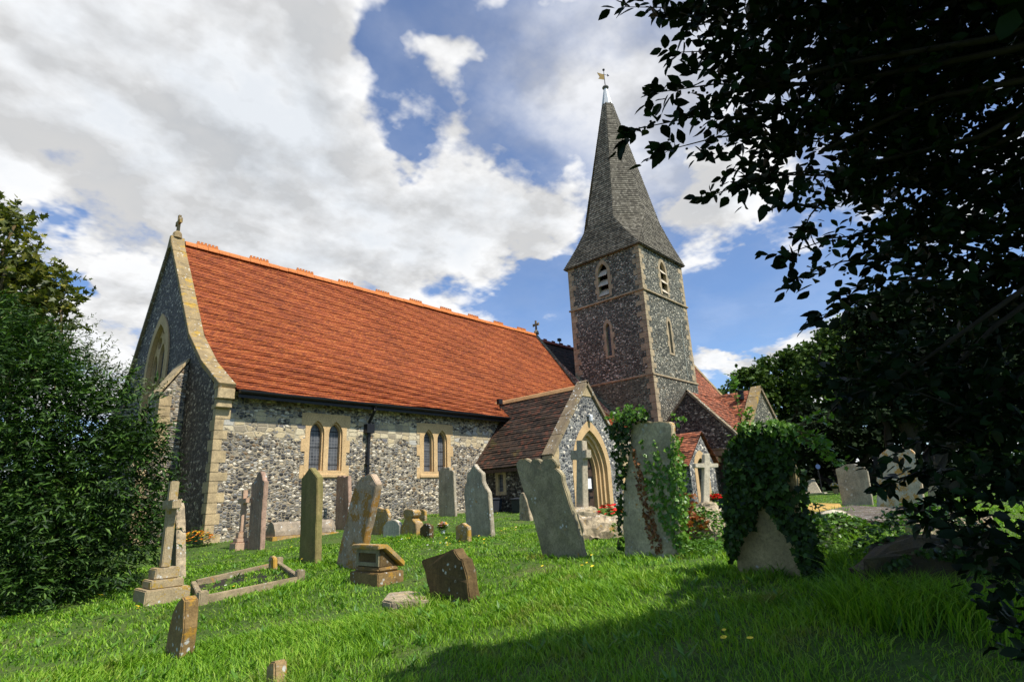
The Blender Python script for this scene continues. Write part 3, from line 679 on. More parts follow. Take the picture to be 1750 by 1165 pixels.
# -- vestry with an east gable, its cross wing with a coped south gable
VX, VC, VZ = 28.0, 13.62, 5.92
m = MB(); ve = [(11.2, -.5), (15.95, -.5), (15.95, 3.42), (VC, VZ), (11.2, 3.28)]
m.plate(ve, [rect(11.35, 12.62, -.4, 2.40)], depth=.5, side=False, **east(VX))
m.add([(VX, 11.2, -.5), (32, 11.2, -.5), (32, 11.2, 3.2), (VX, 11.2, 3.2)], [(0, 1, 2, 3)])
vest = m.build('vestry', MT['flint_shaded'], church)
coping('gable_coping', [(10.95, 3.08), (VC, VZ+.1)], VX-.06, VX+.3, .12, MT['coping_grey'], vest); coping('gable_coping', [(VC, VZ+.1), (15.97, 3.48)], VX-.06, VX+.3, .12, MT['coping_grey'], vest)
m = MB(); m.box(VX-.08, VX+.1, 11.1, 13.1, 2.46, 2.74); m.box(VX-.12, VX+.1, 11.05, 13.15, 2.745, 2.84); m.build('lintel', MT['coping_grey'], vest, bevel=.01)
m = MB(); m.box(VX-.10, VX+.3, 12.64, 13.0, -.5, 2.44); m.box(VX-.06, VX+.3, 12.40, 12.63, 2.15, 2.44); m.box(VX-.35, VX-.11, 12.7, 13.05, -.5, .55); m.build('door_jamb', MT['ashlar'], vest, bevel=.015)
m = MB(); m.plate(rect(11.3, 12.64, -.5, 2.42), [], depth=.01, side=False, **east(VX+.35)); m.build('door', MT['door'], vest)
m = MB(); fa = path_fn([(VX+.3, 10.98, 3.1), (VX+.3, VC, VZ)])[0]; fb = path_fn([(29.25, 10.98, 3.1), (32.6, VC, VZ)])[0]; courses(m, fa, fb, 34, .028, 8, .012)
fa = path_fn([(33.5, 16.0, 3.3), (33.5, VC, VZ)])[0]; fb = path_fn([(VX+.3, 16.0, 3.3), (VX+.3, VC, VZ)])[0]; courses(m, fa, fb, 30, .028, 6, .012)
wc, wz = 32.6, 6.2
fa = path_fn([(29.2, 16, 3.0), (wc, 16, wz)])[0]; fb = path_fn([(29.2, 11.95, 3.0), (wc, 11.95, wz)])[0]; courses(m, fa, fb, 34, .028, 8, .012)
m.build('vestry_roof', MT['tile_mixed'], vest)
m = MB(); m.plate([(29.4, -.5), (35.8, -.5), (35.8, 3.0), (wc, wz), (29.4, 3.0)], [], depth=.3, side=False, **south(11.5)); m.build('wing_gable', MT['flint_tower'], vest)
gcoping('wing_coping', 11.40, 11.98, [(29.1, 2.95), (wc, wz+.2)], .18, MT['coping'], vest); gcoping('wing_coping', 11.4, 11.98, [(wc, wz+.2), (36.1, 2.95)], .18, MT['coping_grey'], vest)
m = MB(); m.lathe((wc-.75, 12.3, wz-.55), [(.16, 0), (.16, .4), (.2, .42), (.2, .52)], 8); m.build('flue', MT['iron'], vest)
m = MB(); m.plate([(24.6, -.5), (27.2, -.5), (27.2, 2.0), (26.1, 3.35), (24.6, 2.0)], [lancet(25.75, -.4, .45, 1.75, 8, .3)], depth=.35, side=False, **south(12.3))
m.add([(24.6, 12.3, -.5), (24.6, 14.8, -.5), (24.6, 14.8, 2.0), (24.6, 12.3, 2.0)], [(0, 1, 2, 3)]); m.add([(27.2, 12.3, -.5), (27.2, 14.8, -.5), (27.2, 14.8, 2.0), (27.2, 12.3, 2.0)], [(0, 1, 2, 3)])
sp_ = m.build('side_porch', MT['flint_square'], church)
m = MB(); fa = path_fn([(24.35, 15.5, 1.92), (26.1, 15.5, 3.55)])[0]; fb = path_fn([(24.35, 12.2, 1.92), (26.1, 12.2, 3.55)])[0]; courses(m, fa, fb, 18, .028, 5, .01)
fa = path_fn([(27.6, 12.2, 2.0), (26.1, 12.2, 3.55)])[0]; fb = path_fn([(27.6, 15.5, 2.0), (26.1, 15.5, 3.55)])[0]; courses(m, fa, fb, 18, .028, 5, .01); m.build('side_porch_roof', MT['tile_mixed'], sp_)
m = MB(); m.plate(lancet(25.75, -.45, .72, 1.75, 8, .3), [lancet(25.75, -.5, .44, 1.75, 8, .3)], depth=.1, **south(12.28)); m.box(26.2, 27.2, 12.66, 14.6, -.4, 1.9); m.box(25.0, 25.28, 12.67, 14.6, -.4, 1.9); m.build('doorway', MT['ashlar'], sp_)
m = MB(); m.plate(rect(25.0, 26.3, -.4, 2.3), [], depth=.01, side=False, **south(14.5)); m.build('door', MT['black'], sp_)  # no leaf: near-black plate painted as the shade inside the doorway
m = MB(); m.box(25.70, 25.82, 12.05, 12.15, 2.05, 2.35); m.box(25.74, 25.78, 12.15, 12.29, 2.2, 2.24); m.build('lantern', MT['iron'], sp_, bevel=.01)
# ---------------------------------------------------------------- ground
def ground():
    xs = np.concatenate([-np.geomspace(300, 14, 26), np.linspace(-13, 45, 175), np.geomspace(46.5, 420, 26)])
    ys = np.concatenate([-np.geomspace(300, 9, 26), np.linspace(-8, 40, 145), np.geomspace(41.5, 420, 26)])
    X, Y = np.meshgrid(xs, ys, indexing='ij'); Z = gz(X, Y)
    far = np.hypot(X, Y) > 90; Z = np.where(far, Z*0 - .2, Z)
    V = np.stack([X, Y, Z], -1).reshape(-1, 3); n, m = X.shape
    i = (np.arange(n-1)[:, None]*m + np.arange(m-1)[None, :]).ravel()
    F = np.stack([i, i+m, i+m+1, i+1], 1)
    t = NT('turf_soil'); a = t.noise(t.pos(), 1.2, 6, .65); b = t.noise(t.pos(), 22, 5, .7)
    c = t.ramp(a, [(.3, (.045, .075, .012)), (.5, (.06, .11, .015)), (.68, (.10, .12, .03)), (.8, (.13, .11, .05))])
    c = t.mix(1, c, t.ramp(b, [(.3, .45), (.7, 1.4)]), 'MULTIPLY')
    t.done(c, t.bump(b, .6, .05), .95)
    return tag(np_mesh('ground', V, F, t.m, smooth=True), kind='structure')
ground()
# ---------------------------------------------------------------- churchyard stones
HM = dict(
 grey=stone('grey_headstone', (.37, .35, .31), .3, white=.3, dark=.2, lichen=.08, scale=1.3, streak=True, green=.12),
 pale=stone('pale_headstone', (.50, .50, .48), .2, white=.3, lichen=.05, scale=1.2, streak=True),
 olive=stone('olive_headstone', (.20, .175, .085), .25, streak=True, green=.55, scale=1.2, bump=.25),
 pink=stone('brown_pink_headstone', (.30, .22, .19), .3, white=.35, lichen=.1, streak=True, scale=1.1),
 orange=stone('orange_lichen_headstone', (.36, .30, .25), .3, lichen=.52, lc=(.44, .18, .025), white=.3, scale=1.6, streak=True),
 lichen=stone('lichen_stone', (.34, .26, .15), .3, lichen=.48, lc=(.52, .25, .03), white=.45, dark=.3, scale=2.0),
 dark=stone('dark_brown_stone', (.10, .072, .035), .35, lichen=.1, lc=(.3, .16, .03), white=.3, scale=1.6, streak=True),
 slab=stone('dark_grey_slab', (.29, .265, .20), .4, lichen=.12, white=.12, green=.25, dark=.3, scale=1.6),
 rough=stone('rough_limestone', (.36, .32, .25), .35, lichen=.22, lc=(.5, .25, .05), white=.3, dark=.5, scale=2.2, bump=.9),
 white=stone('white_marble', (.48, .47, .42), .2, dark=.25, lichen=.05, scale=3, bump=.5),
 granite=stone('speckled_granite', (.40, .38, .33), .15, dark=.35, scale=5, bump=.5),
 brown=stone('brown_sandstone', (.19, .135, .065), .35, lichen=.32, lc=(.48, .22, .03), white=.2, scale=1.8),
)
def roughen(me, amp, f=6.):
    vs = me.vertices; n = len(vs); c = np.empty(n*3, np.float32); vs.foreach_get('co', c); c = c.reshape(-1, 3)
    d = np.stack([np.sin(c[:, 1]*f*1.3+c[:, 2]*f+k)*np.sin(c[:, 0]*f*1.7-c[:, 2]*f*1.9+2*k)+.5*np.sin(c[:, 2]*f*3.7+c[:, 1]*f*2.9+k) for k in (0, 1.7, 3.1)], -1)*amp
    vs.foreach_set('co', (c+d).astype(np.float32).ravel()); me.update()
STONE = {}
def subdiv(pts, L):
    out = []
    for i in range(len(pts)):
        a, b = np.array(pts[i], float), np.array(pts[(i+1) % len(pts)], float); n = max(1, int(np.linalg.norm(b-a)/L))
        out += [a+(b-a)*k/n for k in range(n)]
    return out
def headstone(name, label, base, outline, thick, mat, group=None, cat='headstone', back=0., bev=.012, amp=.004, grid=False, yaw=0.):
    """outline: the east face's corners as seen in the photo; it stands in a north-south plane where its foot meets the turf"""
    P = G(*base); C = []
    n = np.array((-math.cos(yaw), -math.sin(yaw), 0.))           # face normal
    for (x, y) in outline:
        d = ray(x, y); t = (P-np.array((0, 0, EYE))) @ n/(d @ n); q = _e(d*t); C.append(q)
    zmin = min(c[2] for c in C)
    lo = [c for c in C]
    for c in lo:
        g = float(gz(c[0], c[1]))
        if c[2] < g+.12 and c[2] < zmin+.25: c[2] = min(c[2], g)-.22
    C = subdiv(lo, .05 if not grid else .03)
    if back:                                       # leans backwards or forwards
        for c in C: c += n*(-back)*(c[2]-P[2])
    m = MB(); m.prism(C, tuple(-n*thick))
    o = m.build(name, mat, None, bevel=bev)
    roughen(o.data, amp)
    tag(o, label, cat, group)
    STONE[label] = o
    return o, P
ARC = lambda x0, x1, yb, yt, n=9: [((x0+x1)/2-(x1-x0)/2*math.cos(math.pi*i/(n-1)), yb-(yb-yt)*math.sin(math.pi*i/(n-1))) for i in range(n)]
GR = 'old headstones standing in the grass'
headstone('headstone', 'small eight sided lichened stone leaning right in the near left grass', (302, 1128), [(279.4, 1131), (284, 1095), (287.4, 1077), (297, 1041), (303, 1028), (311.7, 1019), (315.5, 1026), (313, 1074), (307, 1105), (300.6, 1133)], .125, HM['brown'], GR)
headstone('headstone', 'low stub of a lichened stone at the bottom edge of the lawn', (468, 1178), [(453, 1190), (453, 1147), (456, 1138), (462, 1131), (469, 1130), (469, 1190)], .10, HM['lichen'], GR)
headstone('headstone', 'tall narrow brown headstone with a rounded top beside the stepped stone cross near the wall', (445, 939), [(422.5, 944), (430, 826), (433, 824), (436, 819), (439.5, 809), (442.5, 804.7), (446, 806), (448, 812), (449.5, 820), (452, 822), (448, 870), (445, 944)], .11, HM['pink'], GR)
headstone('headstone', 'tall olive green headstone with a pointed top in front of the twin window', (539, 964), [(511.3, 968), (515.2, 817), (529, 798.5), (542.2, 815.5), (539, 968)], .13, HM['olive'], GR)
headstone('headstone', 'upright grey headstone with a wavy flat top behind the low coped tomb', (592, 905), [(571.6, 912), (574, 850), (575.2, 814), (578, 812), (581, 814), (585, 812), (589, 815), (594.7, 812.5), (596, 857), (592, 912)], .12, HM['pink'], GR)
headstone('headstone', 'tall headstone covered in orange lichen leaning to the right', (612, 975), [(565.7, 982), (585, 915), (600, 850), (607.7, 826.8), (616, 816), (629, 810), (634, 810), (643.5, 827), (636, 862), (624, 915), (611, 982)], .13, HM['orange'], GR, amp=.006)
headstone('headstone', 'broad mottled stone with a broken top just right of the orange leaning stone', (653, 914), [(630.5, 918), (633, 890), (636, 869), (640, 867), (646, 866), (652, 869), (659.4, 869), (664, 880), (661, 900), (653.5, 920)], .10, HM['lichen'], GR)
headstone('headstone', 'low pale grey headstone with an arched top and square shoulders', (683, 918), [(655, 924), (655, 897.4)] + ARC(657, 682, 896, 888, 7) + [(683.5, 896), (683, 924)], .10, HM['pale'], GR)
headstone('headstone', 'squat bottle shaped stone thick with orange lichen', (711, 917), [(684, 924), (685, 900), (689, 892), (691, 886), (688.5, 878), (689, 872), (696, 870), (704, 871), (708, 875), (707, 881), (703, 884), (706, 889), (711, 894), (712.5, 924)], .22, HM['lichen'], GR)
headstone('headstone', 'tiny dark arched marker against the flint wall', (682, 887), [(671, 890), (671, 874)] + ARC(671, 682, 874, 868.5, 7) + [(682, 890)], .10, HM['brown'], GR)
headstone('headstone', 'small orange lichened marker left of the slim grey headstone by the wall', (726, 890), [(714.5, 893), (715.6, 873), (719, 870), (723, 870.6), (726, 873), (726, 893)], .10, HM['lichen'], GR)
headstone('headstone', 'small dark gabled stone with ivy on its face', (734, 920), [(717.4, 925), (717.4, 902), (725, 893), (734.5, 898), (734.5, 925)], .12, HM['dark'], GR)
headstone('headstone', 'slim grey headstone with a scrolled top under the second twin window', (740, 878), [(720, 883), (719, 839.4), (721, 829), (724, 828), (728, 824.5), (732, 826), (733, 830), (737, 831), (739, 839), (740, 883)], .06, HM['grey'], GR)
headstone('headstone', 'tall pale grey headstone with a lobed top between the second twin window and the porch', (778, 882), [(750, 888), (749.3, 806), (751, 803), (753, 800), (757, 798), (761, 799), (765, 797.5), (768, 799), (768.5, 803), (772, 803), (775, 806), (775, 812.7), (777, 860), (778.5, 888)], .11, HM['grey'], GR)
headstone('headstone', 'large smooth grey headstone with a peaked top and ogee shoulders before the porch roof', (842, 919), [(797, 926), (795, 870), (792.4, 839.4), (794, 830), (797, 824.6), (797.5, 807), (801, 806), (809.5, 792), (815, 800), (820, 805), (823, 806.5), (824, 810), (824.5, 822), (829, 832), (834.8, 841), (836, 860), (837.7, 884), (842.5, 926)], .12, HM['grey'], GR)
headstone('headstone', 'small gabled stone of bright orange lichen in the open grass', (800, 927), [(778, 933), (778, 900), (790, 893), (800, 900.5), (800.5, 933)], .10, HM['lichen'], GR)
headstone('headstone', 'broken dark brown headstone leaning over in the middle of the lawn', (806, 1030), [(740, 1040), (733, 1005), (720, 957.8), (745, 948), (767, 940.5), (771, 938.5), (776, 939), (778, 945), (782, 951), (786, 955), (791, 955.5), (800, 997), (806.5, 1040)], .16, HM['dark'], GR, amp=.008)
headstone('headstone', 'big grey slab with a scrolled head leaning far to the left before the porch', (1004, 953), [(937, 962), (932, 945), (912, 890), (889.6, 825), (884, 806), (881.7, 793), (884, 788), (889.6, 784.5), (898, 783.5), (904, 786), (907.5, 789), (909, 784.5), (915, 782.5), (921, 785), (923.5, 789), (929, 783), (936, 782), (944, 784), (949, 789), (951, 794), (948, 799), (954, 803), (960, 812), (961.5, 822), (968, 842), (986, 900), (1005, 962)], .10, HM['slab'], GR, amp=.006)
headstone('headstone', 'short pale stone with a red stained foot behind the big leaning slab', (908, 890), [(887, 894), (887, 850), (889.6, 841.6), (894.5, 842.6), (901, 858), (909, 894)], .14, HM['rough'], GR)
headstone('headstone', 'little round topped stone beside the bins at the porch', (869, 862), [(853.5, 865)] + ARC(853.5, 869, 855, 849.5, 7) + [(869, 865)], .1, HM['granite'], GR)
headstone('headstone', 'thick upright headstone with live and dead ivy climbing its face', (1160, 953), [(1066, 944), (1064.4, 890), (1064.4, 839.6), (1068, 812), (1075, 780), (1078, 740), (1079, 729), (1084, 722), (1097, 719), (1112, 721), (1128, 719.5), (1143.6, 719.8), (1147.5, 724), (1149, 732), (1153, 816), (1157, 880), (1161, 962)], .11, stone('buff_grey_stone', (.42, .385, .30), .4, lichen=.12, white=.1, green=.2, dark=.35, scale=1.2), GR, amp=.007)
headstone('headstone', 'broad headstone smothered in dark ivy with only its bare foot showing', (1376, 985), [(1257, 978), (1254, 900), (1256, 800), (1263, 775), (1276, 765), (1300, 757), (1325, 757), (1343, 765), (1348, 775), (1347, 785), (1353, 792), (1357, 802), (1361, 860), (1368, 930), (1377.4, 996)], .13, stone('buff_headstone', (.36, .30, .18), .3, lichen=.12, green=.25, dark=.2, white=.2, scale=1.4), GR, amp=.006)
headstone('headstone', 'grey headstone with a shallow curved top leaning left behind the ledger slab', (1491, 863), [(1440.8, 868), (1434, 835), (1427.4, 800.7), (1434, 799), (1443, 794), (1459, 792), (1472, 795), (1482, 801.7), (1487, 832), (1491.5, 868)], .10, HM['grey'], GR)
headstone('headstone', 'large grey headstone with an orange lichened lower half behind the hanging leaves', (1580, 872), [(1494, 872), (1498, 815), (1502.5, 777), (1508, 772), (1515, 767), (1535, 762.6), (1556, 767), (1566, 777), (1574.5, 822), (1581, 878)], .12, stone('half_orange_headstone', (.46, .43, .37), .3, lichen=.5, lc=(.62, .25, .03), white=.4, scale=2.2), GR)
headstone('headstone', 'grey headstone just right of the orange lichened one', (1610, 868), [(1586, 874), (1585, 835), (1590, 830), (1602, 829), (1608, 836), (1612, 874)], .1, HM['grey'], GR)
headstone('headstone', 'dark round topped headstone in the tree shade beyond the lawn', (1418, 826), [(1404, 832), (1403.5, 797)] + ARC(1404, 1418, 796, 788.5, 7) + [(1418.5, 832)], .12, HM['grey'], GR)
headstone('headstone', 'thin lichened headstone standing right behind the three stepped cross', (303, 990), [(294, 998), (292.5, 905), (293.5, 875), (297, 852), (300.5, 866), (302, 905), (303.5, 998)], .16, HM['rough'], GR)
# -- crosses
def monument(label, base, sx, top, shaft_w, arm, mat, steps=3, group='stone crosses', armz=.80, step_h=.15, taper=.9):
    """stepped base with a latin cross whose arms run north-south; base = near corner of the lowest step"""
    P = G(*base); wx = atY(sx, base[1], P[1])[0]-P[0]; c = np.array((P[0]+wx/2, P[1]+wx/2, P[2]))
    H = atY(top[0], top[1], c[1]); H = H[2]-c[2]
    r = empty('cross_monument', tuple(c)); tag(r, label, 'cross', group)
    z = c[2]-.15; h = wx/2
    for i in range(steps):
        z1 = c[2]+step_h*(i+1) + (.04 if i == 0 else 0); m = MB(); m.box(c[0]-h, c[0]+h, c[1]-h, c[1]+h, z, z1)
        if i: pass
        s_ = m.build('step', mat, r, bevel=.015); roughen(s_.data, .004); z = z1+.001; h *= .74
    t = shaft_w/2; zt = c[2]+H; za = z+(zt-z)*armz; ah = t*.95
    o = [(-t, z), (t, z), (t*taper, za-ah), (arm, za-ah), (arm, za+ah), (t*taper, za+ah), (t*taper, zt), (-t*taper, zt), (-t*taper, za+ah), (-arm, za+ah), (-arm, za-ah), (-t*taper, za-ah)]
    m = MB(); m.prism([(c[0]-t*.85, c[1]+a, b) for a, b in o], (t*1.7, 0, 0))
    s_ = m.build('shaft', mat, r, bevel=.012); roughen(s_.data, .003)
    return r, c
monument('tall stone cross on three lichened steps at the left by the dark bush', (245.4, 1036), 323, (290, 822), .14, .25, stone('lichened_cross_stone', (.29, .25, .175), .3, lichen=.36, lc=(.45, .24, .03), white=.3, scale=1.8), 3, armz=.72, step_h=.155)
monument('pinkish granite cross on three small steps against the flint wall', (402, 941), 430, (425, 837), .13, .26, stone('pink_granite', (.42, .32, .27), .15, lichen=.25, lc=(.5, .2, .06), scale=3), 3, armz=.74, step_h=.14)
def outline_cross(label, base, outline, thick, mat, foot, footh, yaw=0.):
    P = G(*base); r = empty('cross_monument', tuple(P)); tag(r, label, 'cross', 'stone crosses')
    nn_ = np.array((-math.cos(yaw), -math.sin(yaw), 0.)); C = [_e(ray(x, y)*(((P-np.array((0, 0, EYE))) @ nn_)/(ray(x, y) @ nn_))) for x, y in outline]
    m = MB(); m.prism(C, tuple(-nn_*thick)); s_ = m.build('shaft', mat, r, bevel=.012); roughen(s_.data, .004)
    zt = min(c[2] for c in C); yc = (C[0][1]+C[-1][1])/2; xc = P[0]+thick/2
    m = MB(); n = 10; pts = [(xc+foot*(1+.12*math.sin(3*k))*math.cos(2*math.pi*k/n), yc+foot*(1+.15*math.cos(2*k))*math.sin(2*math.pi*k/n)) for k in range(n)]
    V = [(x, y, zt-footh-.2) for x, y in pts] + [(xc+(x-xc)*.97, yc+(y-yc)*.97, zt-.06) for x, y in pts] + [(xc+(x-xc)*.72, yc+(y-yc)*.72, zt+.03) for x, y in pts]
    F = [[a*n+k, a*n+(k+1) % n, (a+1)*n+(k+1) % n, (a+1)*n+k] for a in range(2) for k in range(n)] + [list(range(2*n, 3*n))]
    m.add(V, F); b = m.build('base_rock', HM['rough'] if foot < .45 else HM['granite'], r, bevel=.03); roughen(b.data, .02, 9)
    return r
outline_cross('rough granite cross on a boulder in front of the porch door', (985, 893), [(984, 868), (985.2, 785.5), (974.5, 785.4), (974.5, 769.6), (985.4, 769.4), (984.5, 752), (994.5, 752), (995.5, 769), (1002, 767.5), (1002, 782), (995.5, 784), (997, 868)], .22, HM['granite'], .42, .35)
outline_cross('white lichened cross leaning slightly on a rough block', (1204, 874), [(1202, 859), (1204, 799), (1188, 798.4), (1188, 791.5), (1204, 791), (1203.5, 776), (1206, 774), (1213, 774.5), (1214, 791), (1228, 791.5), (1228, 798), (1213.4, 799), (1213, 859)], .16, HM['white'], .30, .25, yaw=.95)
# -- barrel and coped tombs
def barrel(name, label, a, b, w, h, mat, plinth=.12, group='body tombs', n=10, amp=.01, sink=.1, cope=False):
    """tomb lying from a to b (ground points), w wide and h high"""
    a = np.array(a); b = np.array(b); d = b-a; L = np.linalg.norm(d[:2]); u = np.array((d[0]/L, d[1]/L, 0)); s_ = np.array((-u[1], u[0], 0))
    r = empty(name, tuple(a)); tag(r, label, 'tomb', group)
    z0 = min(a[2], b[2])
    if cope: pf = [(-w/2, 0), (-w/2, h*.35), (-w*.30, h*.85), (-w*.1, h), (w*.1, h), (w*.30, h*.85), (w/2, h*.35), (w/2, 0)]
    else: pf = [(-w/2, 0)] + [(-w/2*math.cos(math.pi*i/n), h*.25+h*.75*math.sin(math.pi*i/n)) for i in range(n+1)] + [(w/2, 0)]
    m = MB(); ns = max(2, int(L/.06)); V = []; k = len(pf)
    for i in range(ns+1):
        p = a+u*(L*i/ns); V += [p+s_*x+np.array((0, 0, z0-p[2]+plinth+z)) for x, z in pf]
    F = [[i*k+j, i*k+(j+1) % k, (i+1)*k+(j+1) % k, (i+1)*k+j] for i in range(ns) for j in range(k)] + [list(range(k)), list(range(ns*k, ns*k+k))[::-1]]
    m.add(V, F); o = m.build('body_stone', mat, r, bevel=.01); roughen(o.data, amp, 7); roughen(o.data, amp*.5, 19)
    if plinth:
        m = MB(); e = .08; q = [a-u*e+s_*(w/2+e), a-u*e-s_*(w/2+e), b+u*e-s_*(w/2+e), b+u*e+s_*(w/2+e)]
        m.prism([(p[0], p[1], z0-sink-.15) for p in q], (0, 0, sink+.15+plinth)); o = m.build('plinth', HM['lichen'], r, bevel=.012); roughen(o.data, .004)
    return r
p = G(458, 926); q = np.array((p[0]+2.0, p[1]+.35, 0)); p = np.array((p[0]+.2, p[1]+.35, p[2])); q[2] = p[2]
barrel('coped_tomb', 'long low grey coped tomb with an orange plinth by the flint wall', p, q, .55, .36, stone('coped_grey', (.25, .225, .195), .4, lichen=.22, white=.3, dark=.3, scale=2), cope=True)
p = G(1000, 925); q = p+np.array((.55, .1, 0)); q = np.array((p[0]+.9, p[1]-.75, p[2])); barrel('barrel_tomb', 'rounded pale boulder like tomb at the foot of the granite cross', p+np.array((.2, .25, 0)), q+np.array((.2, .25, 0)), .6, .42, HM['rough'], plinth=0, amp=.03)
p = G(1452, 937); barrel('barrel_tomb', 'white ribbed barrel tomb half buried in ivy', p+np.array((.1, .2, 0)), p+np.array((1.5, .5, 0)), .55, .36, HM['white'], plinth=0)
p = G(1615, 1050); barrel('barrel_tomb', 'large dark brown half round tomb at the right under the tree', p+np.array((.25, .0, .0)), p+np.array((1.3, .2, .0)), 1.05, .40, stone('dark_mossy_rock', (.06, .045, .03), .6, white=0, green=.3, dark=.5, scale=3.5, bump=1.0), plinth=0, amp=.05)
p = G(1205, 935); barrel('barrel_tomb', 'pale tomb end between the two ivy clad headstones', p+np.array((.5, .5, 0)), p+np.array((1.7, .5, 0)), .7, .50, HM['rough'], plinth=0, amp=.025)
p = G(1600, 960); barrel('barrel_tomb', 'pale broken coping stones peeping from the weeds behind the dark half round tomb', p+np.array((.55, .25, .12)), p+np.array((.95, -.35, .12)), .28, .24, HM['rough'], plinth=0, amp=.03)
# -- ledger slabs
def ledger(label, px, z, th, mat, name='ledger_slab'):
    C = [atZ(x, y, z) for x, y in px]; m = MB(); m.prism([tuple(c-np.array((0, 0, th))) for c in C], (0, 0, th))
    o = m.build(name, mat, bevel=.02); roughen(o.data, .006, 5); return tag(o, label, 'slab', 'flat grave slabs')
g = float(G(1470, 890)[2])
ledger('thick grey ledger slab raised above the grass at the right', [(1383, 876), (1519, 893), (1553, 886), (1640, 874), (1455, 862)], g+.17, .15, stone('weathered_ledger', (.10, .09, .082), .5, lichen=.15, lc=(.6, .22, .03), white=.4, dark=.3, scale=2, streak=False, bump=.9))
ledger('flat ochre slab lying behind the thick grey ledger', [(1378, 869), (1400, 875), (1440, 866), (1436, 860), (1384, 859)], float(G(1405, 867)[2])+.05, .12, stone('ochre_slab', (.42, .30, .10), .3, lichen=.3, scale=2))
ledger('broken flat stone lying flush in the lawn behind the dark leaning stone', [(652, 1024), (668, 1028), (735, 1026), (728, 1012), (700, 1008), (662, 1012)], float(G(690, 1018)[2])+.05, .1, HM['rough'])
# -- wedge shaped pedestal tomb
P = G(645, 1003); bx = atY(690, 990, P[1])[0]-P[0]; by = atX(597, 978, P[0])[1]-P[1]; bx = max(bx, .4)
r = empty('pedestal_tomb', tuple(P)); tag(r, 'pedestal tomb with a sloping lichened lid on a moulded plinth', 'tomb')
def blk(name, i, z0, z1, mat, bev=.012):
    m = MB(); m.box(P[0]+i, P[0]+bx-i, P[1]+i, P[1]+by-i, P[2]+z0, P[2]+z1); o = m.build(name, mat, r, bevel=bev); roughen(o.data, .003); return o
hh = atX(655, 933, P[0]+.05)[2]-P[2]
blk('base', 0, -.2, .17, HM['brown']); blk('plinth', .04, .171, .235, HM['brown'], .025)
m = MB(); i = .08; x0, x1 = P[0]+i, P[0]+bx-i; zt = P[2]+hh-.04; zl = P[2]+.26
m.prism([(x0, P[1]+i, P[2]+.236), (x1, P[1]+i, P[2]+.236), (x1, P[1]+i, zl), (x0+.02, P[1]+i, zt), (x0, P[1]+i, zt)], (0, by-2*i, 0)); m.build('die', HM['dark'], r, bevel=.01)
m = MB(); m.plate(rect(P[1]+i-.001, P[1]+by-i+.001, P[2]+.25, zt), [rect(P[1]+i+.06, P[1]+by-i-.06, P[2]+.30, zt-.06)], depth=.02, O=(x0-.022, 0, 0), **EA); m.build('panel', HM['slab'], r)
m = MB(); xa, xb = x0-.07, x1+.10; za = zt+.045; zb = zl+.0
m.prism([(xa, P[1]+i-.07, za-.05), (x0+.05, P[1]+i-.07, za-.05), (xb, P[1]+i-.07, zb-.05), (xb+.02, P[1]+i-.07, zb+.02), (x0+.09, P[1]+i-.07, za+.01), (xa, P[1]+i-.07, za+.01)], (0, by-2*i+.14, 0))
o = m.build('lid', HM['lichen'], r, bevel=.012); roughen(o.data, .004)
# -- kerb set grave
A, B, C_, D_ = G(345, 1032), G(512, 993), G(476, 968), G(330, 1002)
r = empty('kerb_grave', tuple(A)); tag(r, 'sunken kerbed grave with black sheeting inside beside the stepped cross', 'grave')
def kerb(a, b, w=.075, h=.085, name='kerb'):
    d = b-a; L = np.linalg.norm(d[:2]); u = np.array((d[0]/L, d[1]/L, 0)); s_ = np.array((-u[1], u[0], 0))*w/2
    m = MB(); z = lambda p: np.array((p[0], p[1], float(gz(p[0], p[1]))-.15))
    q = [a+s_+u*.05, a-s_+u*.05, b-s_-u*.05, b+s_-u*.05]; m.prism([z(p) for p in q], (0, 0, h+.15)); o = m.build(name, KM, r, bevel=.008); roughen(o.data, .014, 4)
KM = stone('weathered_kerb', (.27, .235, .17), .4, lichen=.2, white=.2, dark=.3, scale=2)
kerb(A, B); kerb(B, C_); kerb(C_, D_); kerb(D_, A)
for p in (A, B, C_): m = MB(); g = float(gz(p[0], p[1])); m.box(p[0]-.06, p[0]+.06, p[1]-.06, p[1]+.06, g-.1, g+.17); m.build('corner_post', KM, r, bevel=.015)
m = MB(); nn = 14; V = []; 
for i in range(nn+1):
    for j in range(7):
        p = (A*(1-i/nn)+B*i/nn)*(1-j/6)+(D_*(1-i/nn)+C_*i/nn)*(j/6); V.append((p[0], p[1], float(gz(p[0], p[1]))+.005+.025*math.sin(i*2.1+j*1.3)*math.sin(j*1.7)))
m.add(V, [[i*7+j, (i+1)*7+j, (i+1)*7+j+1, i*7+j+1] for i in range(nn) for j in range(6)]); m.build('black_sheet', MT['iron'], r, smooth=True)
headstone('headstone', 'tiny pale round topped marker in the lawn beyond the kerbed grave', (472, 976), [(458.5, 980), (458.5, 957)] + ARC(458.5, 468, 956, 950, 7) + [(469, 980)], .07, HM['lichen'], GR)
